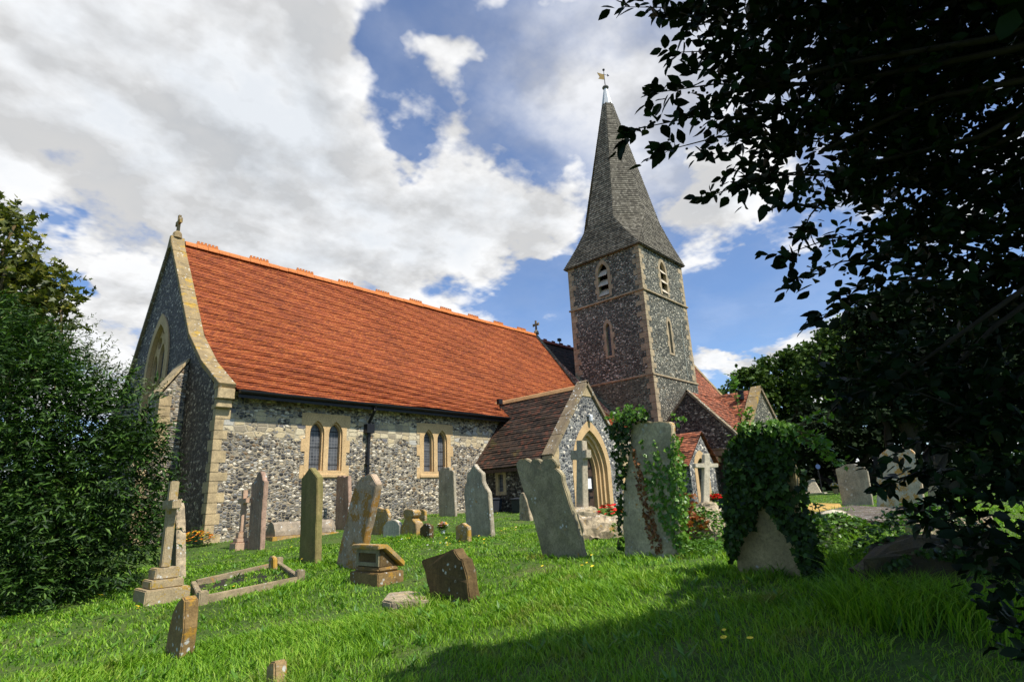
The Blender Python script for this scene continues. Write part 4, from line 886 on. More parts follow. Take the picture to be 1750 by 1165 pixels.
# -- small furnishings: bins, flower holders, leaning tablet, far things
for k, (x, y) in enumerate(((846, 866), (880, 868))):
    P = G(x, y); m = MB(); P = np.array((PX0-.45, float(atX((843, 889)[k], 862, PX0-.45)[1]), 0)); P[2] = float(gz(P[0], P[1]))
    r = empty('wheelie_bin', tuple(P)); tag(r, ['dark bin left of the little round topped stone by the porch wall', 'dark bin right of the little round topped stone by the porch wall'][k], 'bin', 'bins by the porch wall')
    m.prism([(P[0]-.22, P[1]-.2, P[2]), (P[0]+.22, P[1]-.2, P[2]), (P[0]+.28, P[1]-.25, P[2]+.46), (P[0]-.28, P[1]-.25, P[2]+.46)], (0, .45, 0)); m.build('body', MT['plastic'], r, bevel=.02)
    m = MB(); m.prism([(P[0]-.31, P[1]-.28, P[2]+.465), (P[0]+.31, P[1]-.28, P[2]+.465), (P[0]+.31, P[1]-.28, P[2]+.49), (P[0], P[1]-.28, P[2]+.54), (P[0]-.31, P[1]-.28, P[2]+.49)], (0, .53, 0)); m.build('lid', MT['plastic'], r, bevel=.01)
FC = {k: plain(k+'_petals', v, .6, noise=.25) for k, v in dict(red=(.75, .02, .02), white=(.8, .78, .7), pink=(.75, .12, .22), yellow=(.85, .62, .04), orange=(.9, .28, .02)).items()}
FG = plain('flower_leaves', (.06, .14, .02), .6, noise=.4)
def petals(m, c, r, mat, n=5):
    a0 = random.random()*6; t = random.uniform(-.5, .5)
    for k in range(n):
        a = a0+2*math.pi*k/n; b = a+2*math.pi/n*.9
        p = np.array(c); q1 = p+np.array((math.cos(a), math.sin(a), .35+t*math.cos(a)))*r; q2 = p+np.array((math.cos(b), math.sin(b), .35+t*math.cos(b)))*r
        m.add([p, q1, q2], [(0, 1, 2)], mat)
def bouquet(name, label, c, r, h, cols, n, cat='flowers', pot=None, potmat=None, fl=.035):
    e = empty(name, tuple(c)); tag(e, label, cat)
    z = 0
    if pot: m = MB(); m.lathe(c, [(pot*.7, -.02), (pot, pot*1.6), (pot*1.08, pot*1.7), (pot*.9, pot*1.7)], 12); m.build('pot', potmat, e); z = pot*1.6
    m = MB(); g_ = MB()
    for i in range(n):
        v = RNG.normal(size=3); v /= np.linalg.norm(v); v[2] = abs(v[2]); p = np.array(c)+np.array((0, 0, z+h*.35))+v*np.array((r, r, h*.6))
        petals(m, p, fl*random.uniform(.7, 1.2), random.randrange(len(cols)), 6)
        for _ in range(2):
            v2 = RNG.normal(size=3)*.3*r; q = p*.6+np.array((c[0], c[1], c[2]+z))*.4+v2; petals(g_, q, fl, 0, 3)
    m.build('blossom', [FC[k] for k in cols], e); g_.build('foliage', FG, e); return e
bouquet('posy', 'posy of white yellow and pink flowers in a white holder on the grass', G(757, 912), .12, .2, ('white', 'yellow', 'pink', 'white'), 110, pot=.055, potmat=MT['white'], fl=.03)
bouquet('flower_pot', 'yellow flowers in a buff pot beside the leaning tablet', G(1429, 843), .2, .35, ('yellow', 'yellow', 'white'), 70, pot=.16, potmat=stone('buff_pot', (.5, .4, .22), .1), fl=.05)
bouquet('red_geraniums', 'bright red geraniums growing behind the boulder tomb', G(1046, 905)+np.array((0, 0, .12)), .26, .40, ('red',), 40, fl=.05)
bouquet('orange_marigolds', 'orange and yellow marigolds at the foot of the chancel corner', np.array((5.7, 17.2, float(gz(5.7, 17.2)))), .42, .42, ('orange', 'orange', 'yellow'), 120, fl=.045)
bouquet('red_flowers', 'low dome of red flowers by the side porch door', np.array((25.3, 11.6, float(gz(25.3, 11.6)))), .35, .35, ('red',), 160, fl=.06)
P = G(1376, 844); t1 = atX(1381, 820, P[0]+.3)
r = empty('tablet', tuple(P)); tag(r, 'white stone tablet tilted back on a small kerb in sunlit grass', 'tablet')
C = [atX(1374, 845, P[0]), atX(1404, 843, P[0]), atX(1391, 819, P[0]+.35), atX(1374, 820, P[0]+.35)]
m = MB(); m.prism(C, (.08, 0, .06)); m.build('slab', HM['white'], r, bevel=.01)
y0_, y1_ = sorted((C[0][1], C[1][1])); m = MB(); m.box(P[0]-.1, P[0]+.5, y0_-.2, y1_+.1, P[2]-.1, P[2]+.06); m.build('kerb', HM['pale'], r, bevel=.01)
def roadside(name, label, cat, px, py, D, build):
    c = atD(px, py, D); g = float(gz(c[0], c[1])); r = empty(name, (c[0], c[1], g)); tag(r, label, cat)
    m = MB(); m.tube([(c[0], c[1], g-.1), (c[0], c[1], c[2]+.25)], .04, 8); m.build('pole', MT['iron'], r); build(c, r)
def _tl(c, r):
    b = c - FW*.12*np.array((1, 1, 0)); m = MB(); m.box(b[0]-.13, b[0]+.13, b[1]-.13, b[1]+.13, c[2]-.14, c[2]+.6); m.build('housing', MT['iron'], r, bevel=.02)
    q = b - np.array((.70, .72, 0))*.185; m = MB(); m.lathe(q-np.array((0, 0, .09)), [(.02, 0), (.08, .04), (.09, .09), (.08, .14), (.02, .18)], 12); m.build('green_lamp', plain('green_signal_lamp', (.0, .5, .35), .4, emit=(.0, .85, .62, 1)), r, smooth=True)
def _sg(c, r):
    f = np.array((.73, .68, 0)); u = np.array((.68, -.73, 0)); m = MB(); m.prism([c-f*.06+u*.15*math.cos(a*math.pi/10)+EZ*.15*math.sin(a*math.pi/10) for a in range(20)], tuple(f*.02)); m.build('disc', plain('blue_sign_face', (.05, .09, .2), .5), r)
roadside('traffic_light', 'small green traffic light glimpsed under the far trees', 'traffic light', 1497, 796, 33, _tl)
roadside('road_sign', 'round blue road sign beyond the shaded headstone', 'road sign', 1397, 797, 36, _sg)
# ---------------------------------------------------------------- foliage
def unit(a): return a/(np.linalg.norm(a, axis=-1, keepdims=True)+1e-9)
LEAF = {}
def tmpl(v, f): return np.array(v, float), np.array(f, int)
LEAF['oval'] = tmpl([(0, 0, 0), (.20, .2, .05), (.29, .5, .06), (.17, .8, .02), (0, 1.05, -.08), (-.17, .8, .02), (-.29, .5, .06), (-.20, .2, .05), (0, .35, -.02), (0, .7, -.03)],
    [(0, 1, 8), (1, 2, 8), (2, 9, 8), (2, 3, 9), (3, 4, 9), (4, 5, 9), (5, 6, 9), (6, 8, 9), (6, 7, 8), (7, 0, 8)])
LEAF['narrow'] = tmpl([(0, 0, 0), (.13, .4, .04), (0, 1, -.12), (-.13, .4, .04), (0, .45, -.02)], [(0, 1, 4), (1, 2, 4), (2, 3, 4), (3, 0, 4)])
LEAF['card'] = tmpl([(0, 0, 0), (.36, .35, .08), (.2, .8, 0), (0, 1, -.1), (-.3, .7, .05), (-.36, .3, .0)], [(0, 1, 5), (1, 2, 4), (1, 4, 5), (2, 3, 4)])
def lobed(pts, cz=-.04):
    v = [(0, .42, cz)] + [(x, y, .04*abs(x)*2) for x, y in pts]; n = len(pts)
    return tmpl(v, [(0, i+1, (i+1) % n+1) for i in range(n)])
LEAF['ivy'] = lobed([(0, 0), (.30, -.06), (.26, .22), (.52, .38), (.26, .55), (0, 1.0), (-.26, .55), (-.52, .38), (-.26, .22), (-.30, -.06)])
LEAF['maple'] = lobed([(0, 0), (.36, .02), (.24, .26), (.58, .5), (.3, .52), (.22, .62), (0, 1.05), (-.22, .62), (-.3, .52), (-.58, .5), (-.24, .26), (-.36, .02)])
def leafset(P, D, N, s, kind):
    """leaf meshes: P base points, D axis, N face normal, s lengths"""
    v, f = LEAF[kind]; D = unit(D); R = unit(np.cross(D, N)); N = np.cross(R, D)
    V = P[:, None, :] + s[:, None, None]*(v[None, :, 0:1]*R[:, None, :] + v[None, :, 1:2]*D[:, None, :] + v[None, :, 2:3]*N[:, None, :])
    F = f[None] + (np.arange(len(P))*len(v))[:, None, None]
    return V.reshape(-1, 3), F.reshape(-1, 3)
def sprays(O, D, L, n, size, droop=.3, spread=.6, vary=.3, upn=.7):
    """n leaves set along each spray: O start, D direction, L length"""
    m = len(O); t = (np.arange(n)+.5)/n
    tt = np.tile(t, (m, 1)) + RNG.uniform(-.3/n, .3/n, (m, n))
    D = unit(D); side = unit(np.cross(D, np.array((0, 0, 1.))+RNG.normal(size=(m, 3))*.2))
    P = O[:, None, :] + D[:, None, :]*(tt*L[:, None])[:, :, None] + np.array((0, 0, -1.))[None, None]*(droop*.5*L[:, None]*tt**2)[:, :, None]
    sg = np.where(np.arange(n) % 2, 1, -1)[None, :, None]
    A = D[:, None, :]*.55 + side[:, None, :]*sg*spread + RNG.normal(size=(m, n, 3))*vary + np.array((0, 0, -droop))[None, None]*.6
    Nn = np.array((0, 0, 1.))*upn + RNG.normal(size=(m, n, 3))*.45
    s = size*RNG.uniform(.6, 1.25, (m, n))*np.sin(.5+tt*2.1)**.4
    return P.reshape(-1, 3), A.reshape(-1, 3), Nn.reshape(-1, 3), s.reshape(-1)
def crown(clumps, per, nl, size, length, kind, shell=.55, droop=.3, upn=.7, vary=.3, outward=1., ysq=1.):
    """clumps: (centre, radius); per = sprays per square metre of clump surface"""
    Ps = []
    for c, r in clumps:
        k = max(4, int(per*4*math.pi*r*r)); d = unit(RNG.normal(size=(k, 3))); d[:, 2] = np.where(d[:, 2] < -.5, -d[:, 2], d[:, 2])
        rr = r*(shell+(1-shell)*RNG.random(k)**.6)*(1+.18*np.sin(d[:, 0]*7+c[0])*np.sin(d[:, 1]*6+c[1])*np.cos(d[:, 2]*5))
        O = np.array(c)+d*rr[:, None]*np.array((1, 1, ysq)); Ps.append((O, d*outward+RNG.normal(size=(k, 3))*.5+np.array((0, 0, .25)), length*RNG.uniform(.6, 1.3, k)))
    O = np.concatenate([p[0] for p in Ps]); D = np.concatenate([p[1] for p in Ps]); L = np.concatenate([p[2] for p in Ps])
    return leafset(*sprays(O, D, L, nl, size, droop, vary=vary, upn=upn), kind)
def merge(*vf):
    V = []; F = []; b = 0
    for v, f in vf: V.append(v); F.append(f+b); b += len(v)
    return np.concatenate(V), np.concatenate(F)
def limb(m, a, b, ra, rb, wob=.08, n=6, k=7):
    a, b = np.array(a, float), np.array(b, float); L = np.linalg.norm(b-a); pts = [a+(b-a)*i/n + (RNG.normal(size=3)*wob*L/n*1.5 if 0 < i < n else 0) for i in range(n+1)]
    m.tube(pts, [ra+(rb-ra)*i/n for i in range(n+1)], k); return pts
BARK = stone('bark', (.10, .075, .05), .4, green=.3, scale=2, streak=True, bump=.8)
DARKBARK = plain('dark_bark', (.025, .02, .014), .9, noise=.4)
LM = dict(
 elder=leafm('elder_leaves', [(.1, (.007, .019, .003)), (.45, (.018, .046, .006)), (.7, (.042, .098, .012)), (.9, (.11, .20, .026))], .16, .55, .25),
 syc=leafm('sycamore_leaves', [(.1, (.04, .055, .012)), (.45, (.09, .11, .02)), (.75, (.16, .17, .03)), (.92, (.32, .27, .04))], .3, .5),
 olive=leafm('willow_leaves', [(.1, (.06, .08, .03)), (.9, (.14, .17, .06))], .25, .5),
 far=leafm('broadleaf_leaves', [(.1, (.028, .056, .012)), (.5, (.055, .10, .018)), (.9, (.11, .17, .03))], .2, .7, .15),
 yew=leafm('yew_needles', [(.1, (.007, .014, .006)), (.9, (.02, .036, .011))], .04, .8, .1),
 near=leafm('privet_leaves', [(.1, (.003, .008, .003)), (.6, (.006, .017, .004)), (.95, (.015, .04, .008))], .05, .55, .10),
 ivy=leafm('ivy_leaves', [(.1, (.012, .026, .004)), (.5, (.024, .052, .006)), (.9, (.055, .12, .012))], .10, .45, .22),
 ivyy=leafm('young_ivy_leaves', [(.1, (.06, .15, .015)), (.9, (.16, .30, .03))], .3, .4, .45),
 dead=leafm('dead_ivy_leaves', [(.1, (.12, .045, .012)), (.9, (.30, .12, .03))], .15, .6),
 red=leafm('red_brown_leaves', [(.1, (.13, .035, .012)), (.6, (.30, .09, .02)), (.9, (.12, .10, .02))], .25, .5),
 weed=leafm('weed_leaves', [(.1, (.05, .14, .012)), (.9, (.13, .27, .03))], .3, .45),
)
# -- left: dense elder bush
def px_clumps(lst, dep=None): return [(atD(x, y, d), r) for x, y, d, r in lst]
def plant(name, label, cat, base, clumps, mat, kw, stems=6, trunk_r=.06, group=None, part='foliage', extra=None, tpart='stem', stem_to=None):
    r = empty(name, tuple(base)); tag(r, label, cat, group)
    vf = crown(clumps, **kw)
    if extra: vf = merge(vf, extra)
    np_mesh(part, vf[0], vf[1], mat, r)
    m = MB(); cl = stem_to or random.sample(clumps, min(stems, len(clumps)))
    for c, rad in cl: limb(m, np.array(base)+RNG.normal(size=3)*trunk_r*np.array((1, 1, 0)), c, trunk_r, trunk_r*.25, .12)
    m.build(tpart, DARKBARK if group else BARK, r, smooth=True); return r
ec = px_clumps([(40, 720, 9.6, 1.0), (120, 735, 9.6, .8), (180, 730, 9.8, .6), (30, 860, 9.2, 1.2), (130, 850, 9.4, 1.05), (205, 810, 9.8, .66), (50, 980, 8.8, .95), (140, 950, 9.2, .8), (215, 905, 9.9, .6), (190, 965, 9.8, .5),
    (-60, 800, 9.2, 1.3), (-60, 960, 8.8, 1.1), (252, 850, 10.2, .42), (235, 760, 10.2, .45), (90, 1015, 8.6, .45), (10, 1030, 8.2, .5), (170, 1000, 9.2, .35), (20, 640, 9.8, .75), (95, 660, 9.8, .55), (245, 930, 10.1, .32), (-20, 580, 10.2, .8), (50, 600, 10.4, .5)])
ebase = G(80, 1010)
es_ = [(230, 650, .5, 1), (262, 700, .6, .6), (275, 745, .8, .4), (272, 790, .7, .5), (205, 660, .3, 1), (170, 670, .2, 1), (130, 640, .2, 1), (90, 620, .2, 1), (60, 590, .2, 1), (240, 780, .8, .5), (210, 740, .6, .7), (150, 700, .4, .7), (250, 870, .9, .3), (110, 760, .4, .6)]
O = np.array([atD(x, y, 10.0)-RT*.28*a_-UP*.25*b_ for x, y, a_, b_ in es_ for _ in range(7)]); O += RNG.normal(size=O.shape)*.14
Dx = np.array([RT*a_+UP*b_ for x, y, a_, b_ in es_ for _ in range(7)])+RNG.normal(size=O.shape)*.35
esp = leafset(*sprays(O, Dx, RNG.uniform(.3, .75, len(O)), 13, .15, .35), 'narrow')
plant('elder_bush', 'big dark green elder bush filling the left edge in front of the chancel gable', 'bush', ebase, ec, LM['elder'],
      dict(per=38, nl=9, size=.14, length=.42, kind='narrow', shell=.25, droop=.45, upn=.8), stems=9, trunk_r=.05, extra=esp)
sc_ = px_clumps([(-30, 420, 15, 1.1), (20, 520, 15, 1.0), (75, 500, 15.5, .62), (70, 560, 15, .7), (-20, 600, 15, 1.3), (25, 385, 15, .38), (-60, 520, 15, 1.4), (10, 455, 14.6, .5), (105, 530, 15, .35)])
plant('sycamore_tree', 'sycamore tree turning yellow above the dark elder bush', 'tree', G(-120, 985) if 0 else atD(-60, 930, 15), sc_, LM['syc'],
      dict(per=10, nl=8, size=.19, length=.55, kind='maple', shell=.5, droop=.3, upn=.5, vary=.5), stems=7, trunk_r=.14, tpart='trunk')
wc_ = px_clumps([(70, 640, 13, .7), (130, 650, 13, .5), (180, 660, 13, .42), (120, 600, 13, .38), (20, 640, 13, .9), (220, 680, 13, .35)])
O = np.array([atD(x, y, 13) for x, y in ((150, 640), (130, 620), (110, 600), (190, 660), (85, 600), (225, 690), (170, 650), (100, 580)) for _ in range(5)]); O += RNG.normal(size=O.shape)*.12
Dx = RT*RNG.uniform(.2, 1.1, (len(O), 1)) + np.array((0, 0, 1.))*RNG.uniform(.3, 1, (len(O), 1)) + RNG.normal(size=O.shape)*.25
wsp = leafset(*sprays(O, Dx, RNG.uniform(.5, 1.0, len(O)), 22, .13, .05), 'narrow')
plant('willow_bush', 'wispy grey green willow shoots rising behind the elder bush', 'bush', atD(60, 900, 13), wc_, LM['olive'],
      dict(per=11, nl=10, size=.13, length=.5, kind='narrow', shell=.4, droop=.1, upn=.5), stems=6, trunk_r=.04, extra=wsp)
b = np.array((5.2, 18.6, float(gz(5.2, 18.6)))); plant('small_shrub', 'small yellow green shrub between the buttress and the chancel corner', 'bush', b, [(b+np.array((0, 0, z)), r_) for z, r_ in ((.35, .38), (.85, .33), (1.25, .24))], LM['weed'], dict(per=34, nl=7, size=.075, length=.18, kind='card', shell=.4), stems=3, trunk_r=.015)
# -- right: background trees
def bgtree(name, label, px, pbase, dep, cl, mat, leaf, per, group='trees beyond the churchyard', kind='card', nl=8, length=.9, trunk=.35):
    base = atD(px, pbase, dep); base[2] = float(gz(base[0], base[1])) if dep < 80 else -.2
    plant(name, label, 'tree', base, px_clumps([(x, y, dep+dd, r) for x, y, dd, r in cl]), mat, dict(per=per, nl=nl, size=leaf, length=length, kind=kind, shell=.55, droop=.2, upn=.5, vary=.6), stems=8, trunk_r=trunk, group=group, part='crown', tpart='trunk')
bgtree('broadleaf_tree', 'mid green leafy tree directly right of the vestry roof', 1330, 800, 56, [(1262, 680, 0, 1.5), (1290, 665, 0, 1.9), (1330, 650, 1, 2.3), (1375, 635, 0, 2.3), (1330, 710, 0, 2.6), (1380, 700, 1, 2.8), (1290, 720, 0, 2.2), (1250, 715, 0, 1.5), (1370, 760, 0, 2.4), (1310, 770, 1, 2.2), (1345, 625, 2, 1.0), (1275, 650, 0, .8)], LM['far'], .42, 3.6)
bgtree('broadleaf_tree', 'taller leafy tree between the vestry tree and the dark yew', 1440, 800, 50, [(1415, 620, 0, 1.8), (1440, 590, 0, 1.9), (1460, 640, 0, 2.3), (1420, 680, 0, 2.6), (1470, 700, 0, 2.6), (1420, 740, 0, 2.2), (1460, 575, 1, 1.2), (1400, 650, 0, 1.4)], LM['far'], .40, 3.8)
bgtree('yew_tree', 'dark dense yew tree with a ragged flat top behind the hanging leaves', 1560, 810, 30, [(1475, 560, 0, .9), (1500, 540, 0, 1.0), (1540, 535, 0, 1.2), (1590, 525, 0, 1.2), (1640, 530, 0, 1.2), (1680, 560, 0, 1.2), (1490, 620, 0, 1.4), (1560, 610, 0, 1.9), (1640, 620, 0, 1.9), (1500, 700, 0, 1.6), (1580, 700, 0, 1.9), (1660, 700, 0, 1.9), (1720, 640, 0, 1.6), (1470, 680, 0, 1.0)], LM['yew'], .26, 12, nl=9, length=.4, trunk=.4)
bgtree('broadleaf_tree', 'dark tree closing the view at the far right edge', 1740, 820, 36, [(1760, 620, 0, 2.2), (1800, 700, 0, 2.6), (1750, 750, 0, 2.0), (1850, 620, 0, 2.6), (1700, 760, 0, 1.4)], LM['far'], .42, 4.2)
bgtree('broadleaf_tree', 'low shaded tree whose trunk stands behind the ochre slab', 1440, 812, 40, [(1400, 740, 0, 1.6), (1450, 745, 0, 1.7), (1500, 750, 0, 1.7), (1550, 755, 0, 1.7), (1600, 755, 0, 1.7), (1650, 760, 0, 1.7), (1370, 770, 1, 1.4), (1340, 785, 1, 1.2), (1385, 800, 4, 1.2), (1420, 800, 4, 1.2), (1460, 795, 4, 1.3), (1480, 775, 2, 1.0)], LM['yew'], .40, 5.0, trunk=.3)
hp = []
for i in range(34):
    p = atD(1290+i*24, 806, 64); p[2] = .6; hp.append((p, 1.9+.4*math.sin(i*1.7)))
plant('hedge', 'dark hedge closing the churchyard under the far trees', 'hedge', hp[8][0]*np.array((1, 1, 0)), hp, LM['yew'], dict(per=3, nl=8, size=.55, length=.8, kind='card', shell=.5), stems=12, trunk_r=.08)
lp_ = []
for i in range(26):
    x = -60+i*10.; p = atD(-500+i*26, 880, 48); p[2] = 1.; lp_.append((p, 2.6+.7*math.sin(i*1.3)))
plant('hedge', 'tall hedge behind the elder bush at the far left', 'hedge', lp_[8][0]*np.array((1, 1, 0)), lp_, LM['far'], dict(per=2.4, nl=8, size=.6, length=.9, kind='card', shell=.5), stems=12, trunk_r=.08)
# -- the tree overhead: its leaves hang in from the right and its crown shades the foreground
base = np.array((4.6, -2.6, 0.)); base[2] = float(gz(4.6, -2.6))
ot = empty('overhanging_tree', tuple(base)); tag(ot, 'dark glossy leaved tree hanging over the right side of the view', 'tree')
nc = px_clumps([(1730, 60, 3.3, .80), (1560, 40, 3.2, .50), (1480, 60, 3.0, .36), (1400, 50, 2.9, .30), (1310, 55, 2.8, .22), (1240, 25, 2.8, .16), (1180, 30, 2.8, .10), (1660, 220, 3.2, .55), (1560, 190, 3.1, .40), (1460, 180, 3.0, .33), (1370, 150, 2.9, .26), (1290, 150, 2.8, .20), (1220, 165, 2.8, .13),
    (1740, 380, 3.3, .55), (1640, 350, 3.2, .40), (1560, 300, 3.1, .32), (1480, 280, 3.0, .28), (1400, 260, 2.9, .22), (1320, 250, 2.9, .17), (1250, 245, 2.8, .10), (1440, 370, 3.0, .14), (1700, 470, 3.2, .36), (1620, 450, 3.1, .26), (1560, 430, 3.0, .18), (1500, 455, 3.0, .10),
    (1760, 560, 3.2, .36), (1690, 540, 3.1, .20), (1760, 680, 3.0, .42), (1660, 680, 2.9, .22), (1590, 670, 2.9, .16), (1530, 650, 2.8, .12), (1740, 800, 2.8, .34), (1750, 920, 2.6, .30), (1680, 880, 2.5, .14), (1760, 1020, 2.5, .17), (1785, 1110, 2.4, .17), (1700, 730, 2.8, .2), (1620, 730, 2.8, .14)])
vf = crown(nc, per=56, nl=7, size=.072, length=.18, kind='oval', shell=.1, droop=.25, upn=.6, vary=.45)
tips = [((1330, 40), (1065, 12)), ((1330, 70), (1130, 30)), ((1330, 150), (1112, 160)), ((1300, 200), (1062, 226)), ((1330, 230), (1120, 262)), ((1400, 290), (1200, 340)), ((1420, 300), (1260, 318)), ((1500, 400), (1338, 436)), ((1520, 440), (1358, 476)), ((1560, 500), (1390, 545)), ((1600, 480), (1430, 500)),
        ((1400, 350), (1370, 400)), ((1650, 700), (1400, 640)), ((1650, 740), (1480, 800)), ((1640, 800), (1492, 838)), ((1660, 840), (1545, 872)), ((1700, 880), (1570, 895)), ((1640, 640), (1410, 690)), ((1300, 100), (1150, 90)), ((1600, 620), (1500, 600)), ((1450, 200), (1240, 300))]
TW = MB(); VF = [vf]
for (a_, b_) in tips:
    d = random.uniform(2.5, 2.9); A_ = atD(*a_, d+.25); B_ = atD(*b_, d); L_n = np.linalg.norm(B_-A_)
    mid = (A_+B_)/2+np.array((0, 0, .05*L_n)); TW.tube([A_, mid, B_], [.006, .004, .0015], 5)
    k = int(L_n/.05)
    for seg, (p, q) in enumerate(((A_, mid), (mid, B_))):
        n_ = max(3, k//2); O = p+(q-p)*RNG.random((n_, 1)); Dd = unit(q-p)[None]*1.0+RNG.normal(size=(n_, 3))*.55
        VF.append(leafset(*sprays(O, Dd, RNG.uniform(.05, .16, n_)*(1.0 if seg else 1.3), 4, .075, .2, vary=.35, upn=.5), 'oval'))
    VF.append(leafset(*sprays(np.array([B_-(B_-A_)*.10]), np.array([B_-A_]), np.array([L_n*.12]), 5, .07, .1), 'oval'))
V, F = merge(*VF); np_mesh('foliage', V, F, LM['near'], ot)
top = base+np.array((-.2, .5, 3.2)); limb(TW, base-np.array((0, 0, .3)), top, .22, .15, .05, 6, 10)
for c, r_ in random.sample(nc, 16): limb(TW, top+RNG.normal(size=3)*.05, c, .035, .008, .1, 6, 6)
# berries
m = MB()
for (a_, b_) in tips[:12]:
    for _ in range(7):
        p = atD(b_[0]+(a_[0]-b_[0])*random.uniform(.1, .6), b_[1]+(a_[1]-b_[1])*random.uniform(.1, .6)+random.uniform(-8, 8), 2.7); m.lathe(p, [(.001, -.006), (.006, -.003), (.006, .003), (.001, .006)], 6)
m.build('berries', plain('green_black_berries', (.02, .03, .015), .4), ot)['kind'] = 'stuff'
sun_d = np.array((.07, -1, 1.28)); SH = []
for (px, py, dep, h, r_) in ((1500, 1150, 0, 3.6, 1.3), (1250, 1150, 0, 4.2, 1.2), (1650, 1100, 0, 3.4, 1.3), (1050, 1170, 0, 4.6, 1.0), (1350, 1115, 0, 4.4, .75), (1200, 1100, 0, 4.8, .6), (1730, 1060, 0, 3.6, 1.2), (880, 1220, 0, 4.8, .7), (1560, 1070, 0, 4.4, .7), (1700, 1020, 0, 4.2, .7), (1400, 1300, 0, 3.6, 1.4), (1100, 1300, 0, 4., 1.2), (1700, 1300, 0, 3.4, 1.4), (800, 1400, 0, 4.4, .9)):
    g = G(px, py) if py < 1160 else atZ(px, py, -.3); SH.append((g+sun_d*(h/1.28), r_))
for x, y, z, r_ in ((2.5, -1.2, 4.2, 1.3), (1.2, -1.8, 4.4, 1.2), (4.5, -2.8, 4.8, 1.6), (3.2, -.2, 3.9, .9), (5.6, -1.8, 4.2, 1.3), (0, -2.4, 3.8, 1.3), (-1.2, -2.2, 3.8, 1.2), (1.5, -3, 5, 1.5), (.2, -.9, 3.9, .8), (3.2, -3.5, 5.8, 1.6)): SH.append((np.array((x, y, z)), r_))
vf = crown(SH, per=15, nl=8, size=.16, length=.35, kind='card', shell=.2)
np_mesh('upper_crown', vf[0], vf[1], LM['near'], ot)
for c, r_ in SH: limb(TW, top, c, .06, .02, .06, 5, 6)
TW.build('trunk', DARKBARK, ot, smooth=True)
# -- ivy
def inpoly(x, y, poly):
    r = np.zeros(len(x), bool); n = len(poly)
    for i in range(n):
        x1, y1 = poly[i]; x2, y2 = poly[(i+1) % n]
        c = ((y1 > y) != (y2 > y)) & (x < (x2-x1)*(y-y1)/((y2-y1) or 1e-9)+x1); r ^= c
    return r
def ivy_pts(poly, X, n, o0, o1, bulge=0.):
    xs = [p[0] for p in poly]; ys = [p[1] for p in poly]; out = []
    x = RNG.uniform(min(xs), max(xs), n*4); y = RNG.uniform(min(ys), max(ys), n*4); k = inpoly(x, y, poly); x, y = x[k][:n], y[k][:n]
    d = FW[None]+(x[:, None]-875)/FPX*RT[None]-(y[:, None]-582.5)/FPX*UP[None]; P = d*(X/d[:, 0:1]); P[:, 2] += EYE
    lump = .5+.5*np.sin(P[:, 1]*11+P[:, 2]*7)*np.sin(P[:, 2]*13-P[:, 1]*5)
    P[:, 0] -= RNG.uniform(o0, o1, len(P))+bulge*lump; return P
def ivy(parent, name, P, size, mat, kind='ivy', out=(-1, -.35, .35), droop=.8, jit=.45):
    n = len(P); N = np.array(out)[None]+RNG.normal(size=(n, 3))*jit; D = np.array((0, 0, -droop))[None]+RNG.normal(size=(n, 3))*.5
    V, F = leafset(P, D, N, size*RNG.uniform(.55, 1.2, n), kind); return np_mesh(name, V, F, mat, parent)
X28 = G(1160, 953)[0]; X31 = G(1376, 985)[0]
r = empty('ivy', tuple(G(1160, 953))); tag(r, 'green and dead brown ivy climbing the upright headstone by the porch', 'ivy', 'ivy on the headstones')
P1_ = np.concatenate([ivy_pts([(1040, 735), (1070, 700), (1110, 702), (1112, 716), (1082, 728), (1076, 780), (1070, 830), (1060, 838), (1052, 790), (1052, 752)], X28, 330, -.02, .12),
    ivy_pts([(1058, 830), (1068, 790), (1068, 850), (1064, 935), (1058, 935)], X28, 70, -.02, .08)])
P2_ = np.concatenate([ivy_pts([(1092, 745), (1100, 745), (1104, 810), (1110, 850), (1135, 900), (1160, 945), (1168, 945), (1162, 850), (1156, 800), (1150, 745), (1140, 750), (1142, 790), (1130, 790), (1122, 750), (1116, 752), (1116, 800)], X28, 430, .0, .05),
    ivy_pts([(1146, 700), (1178, 712), (1160, 725), (1148, 722)], X28, 14, 0, .05), ivy_pts([(1150, 740), (1162, 745), (1172, 850), (1170, 940), (1156, 940), (1146, 850)], X28, 420, -.12, .05)])
P3_ = ivy_pts([(1080, 755), (1084, 755), (1094, 790), (1104, 830), (1118, 880), (1134, 940), (1122, 945), (1112, 930), (1096, 860), (1088, 820)], X28, 260, .0, .03)
ivy(r, 'dark_leaves', P1_, .075, LM['ivy']); ivy(r, 'young_leaves', np.concatenate([P2_, ivy_pts([(1040, 715), (1060, 690), (1110, 692), (1112, 712), (1080, 722)], X28, 110, .02, .14)]), .06, LM['ivyy']); ivy(r, 'dead_leaves', P3_, .05, LM['dead'])
r = empty('ivy', tuple(G(1376, 985))); tag(r, 'thick dark ivy smothering the broad headstone on the right', 'ivy', 'ivy on the headstones')
big = [(1244, 800), (1246, 770), (1262, 745), (1285, 728), (1320, 722), (1350, 735), (1366, 756), (1362, 785), (1352, 815), (1358, 860), (1372, 900), (1394, 950), (1408, 985), (1380, 988), (1366, 935), (1330, 880), (1312, 858), (1296, 862), (1290, 900), (1270, 920), (1262, 950), (1252, 962), (1246, 900)]
P4_ = np.concatenate([ivy_pts(big, X31, 2300, .0, .10, .10), ivy_pts(big, X31, 500, -.1, .05, .0), ivy_pts([(1362, 800), (1370, 800), (1392, 930), (1412, 985), (1385, 988), (1364, 900)], X31, 260, -.16, .06)])
ivy(r, 'leaves', P4_, .066, LM['ivy'])
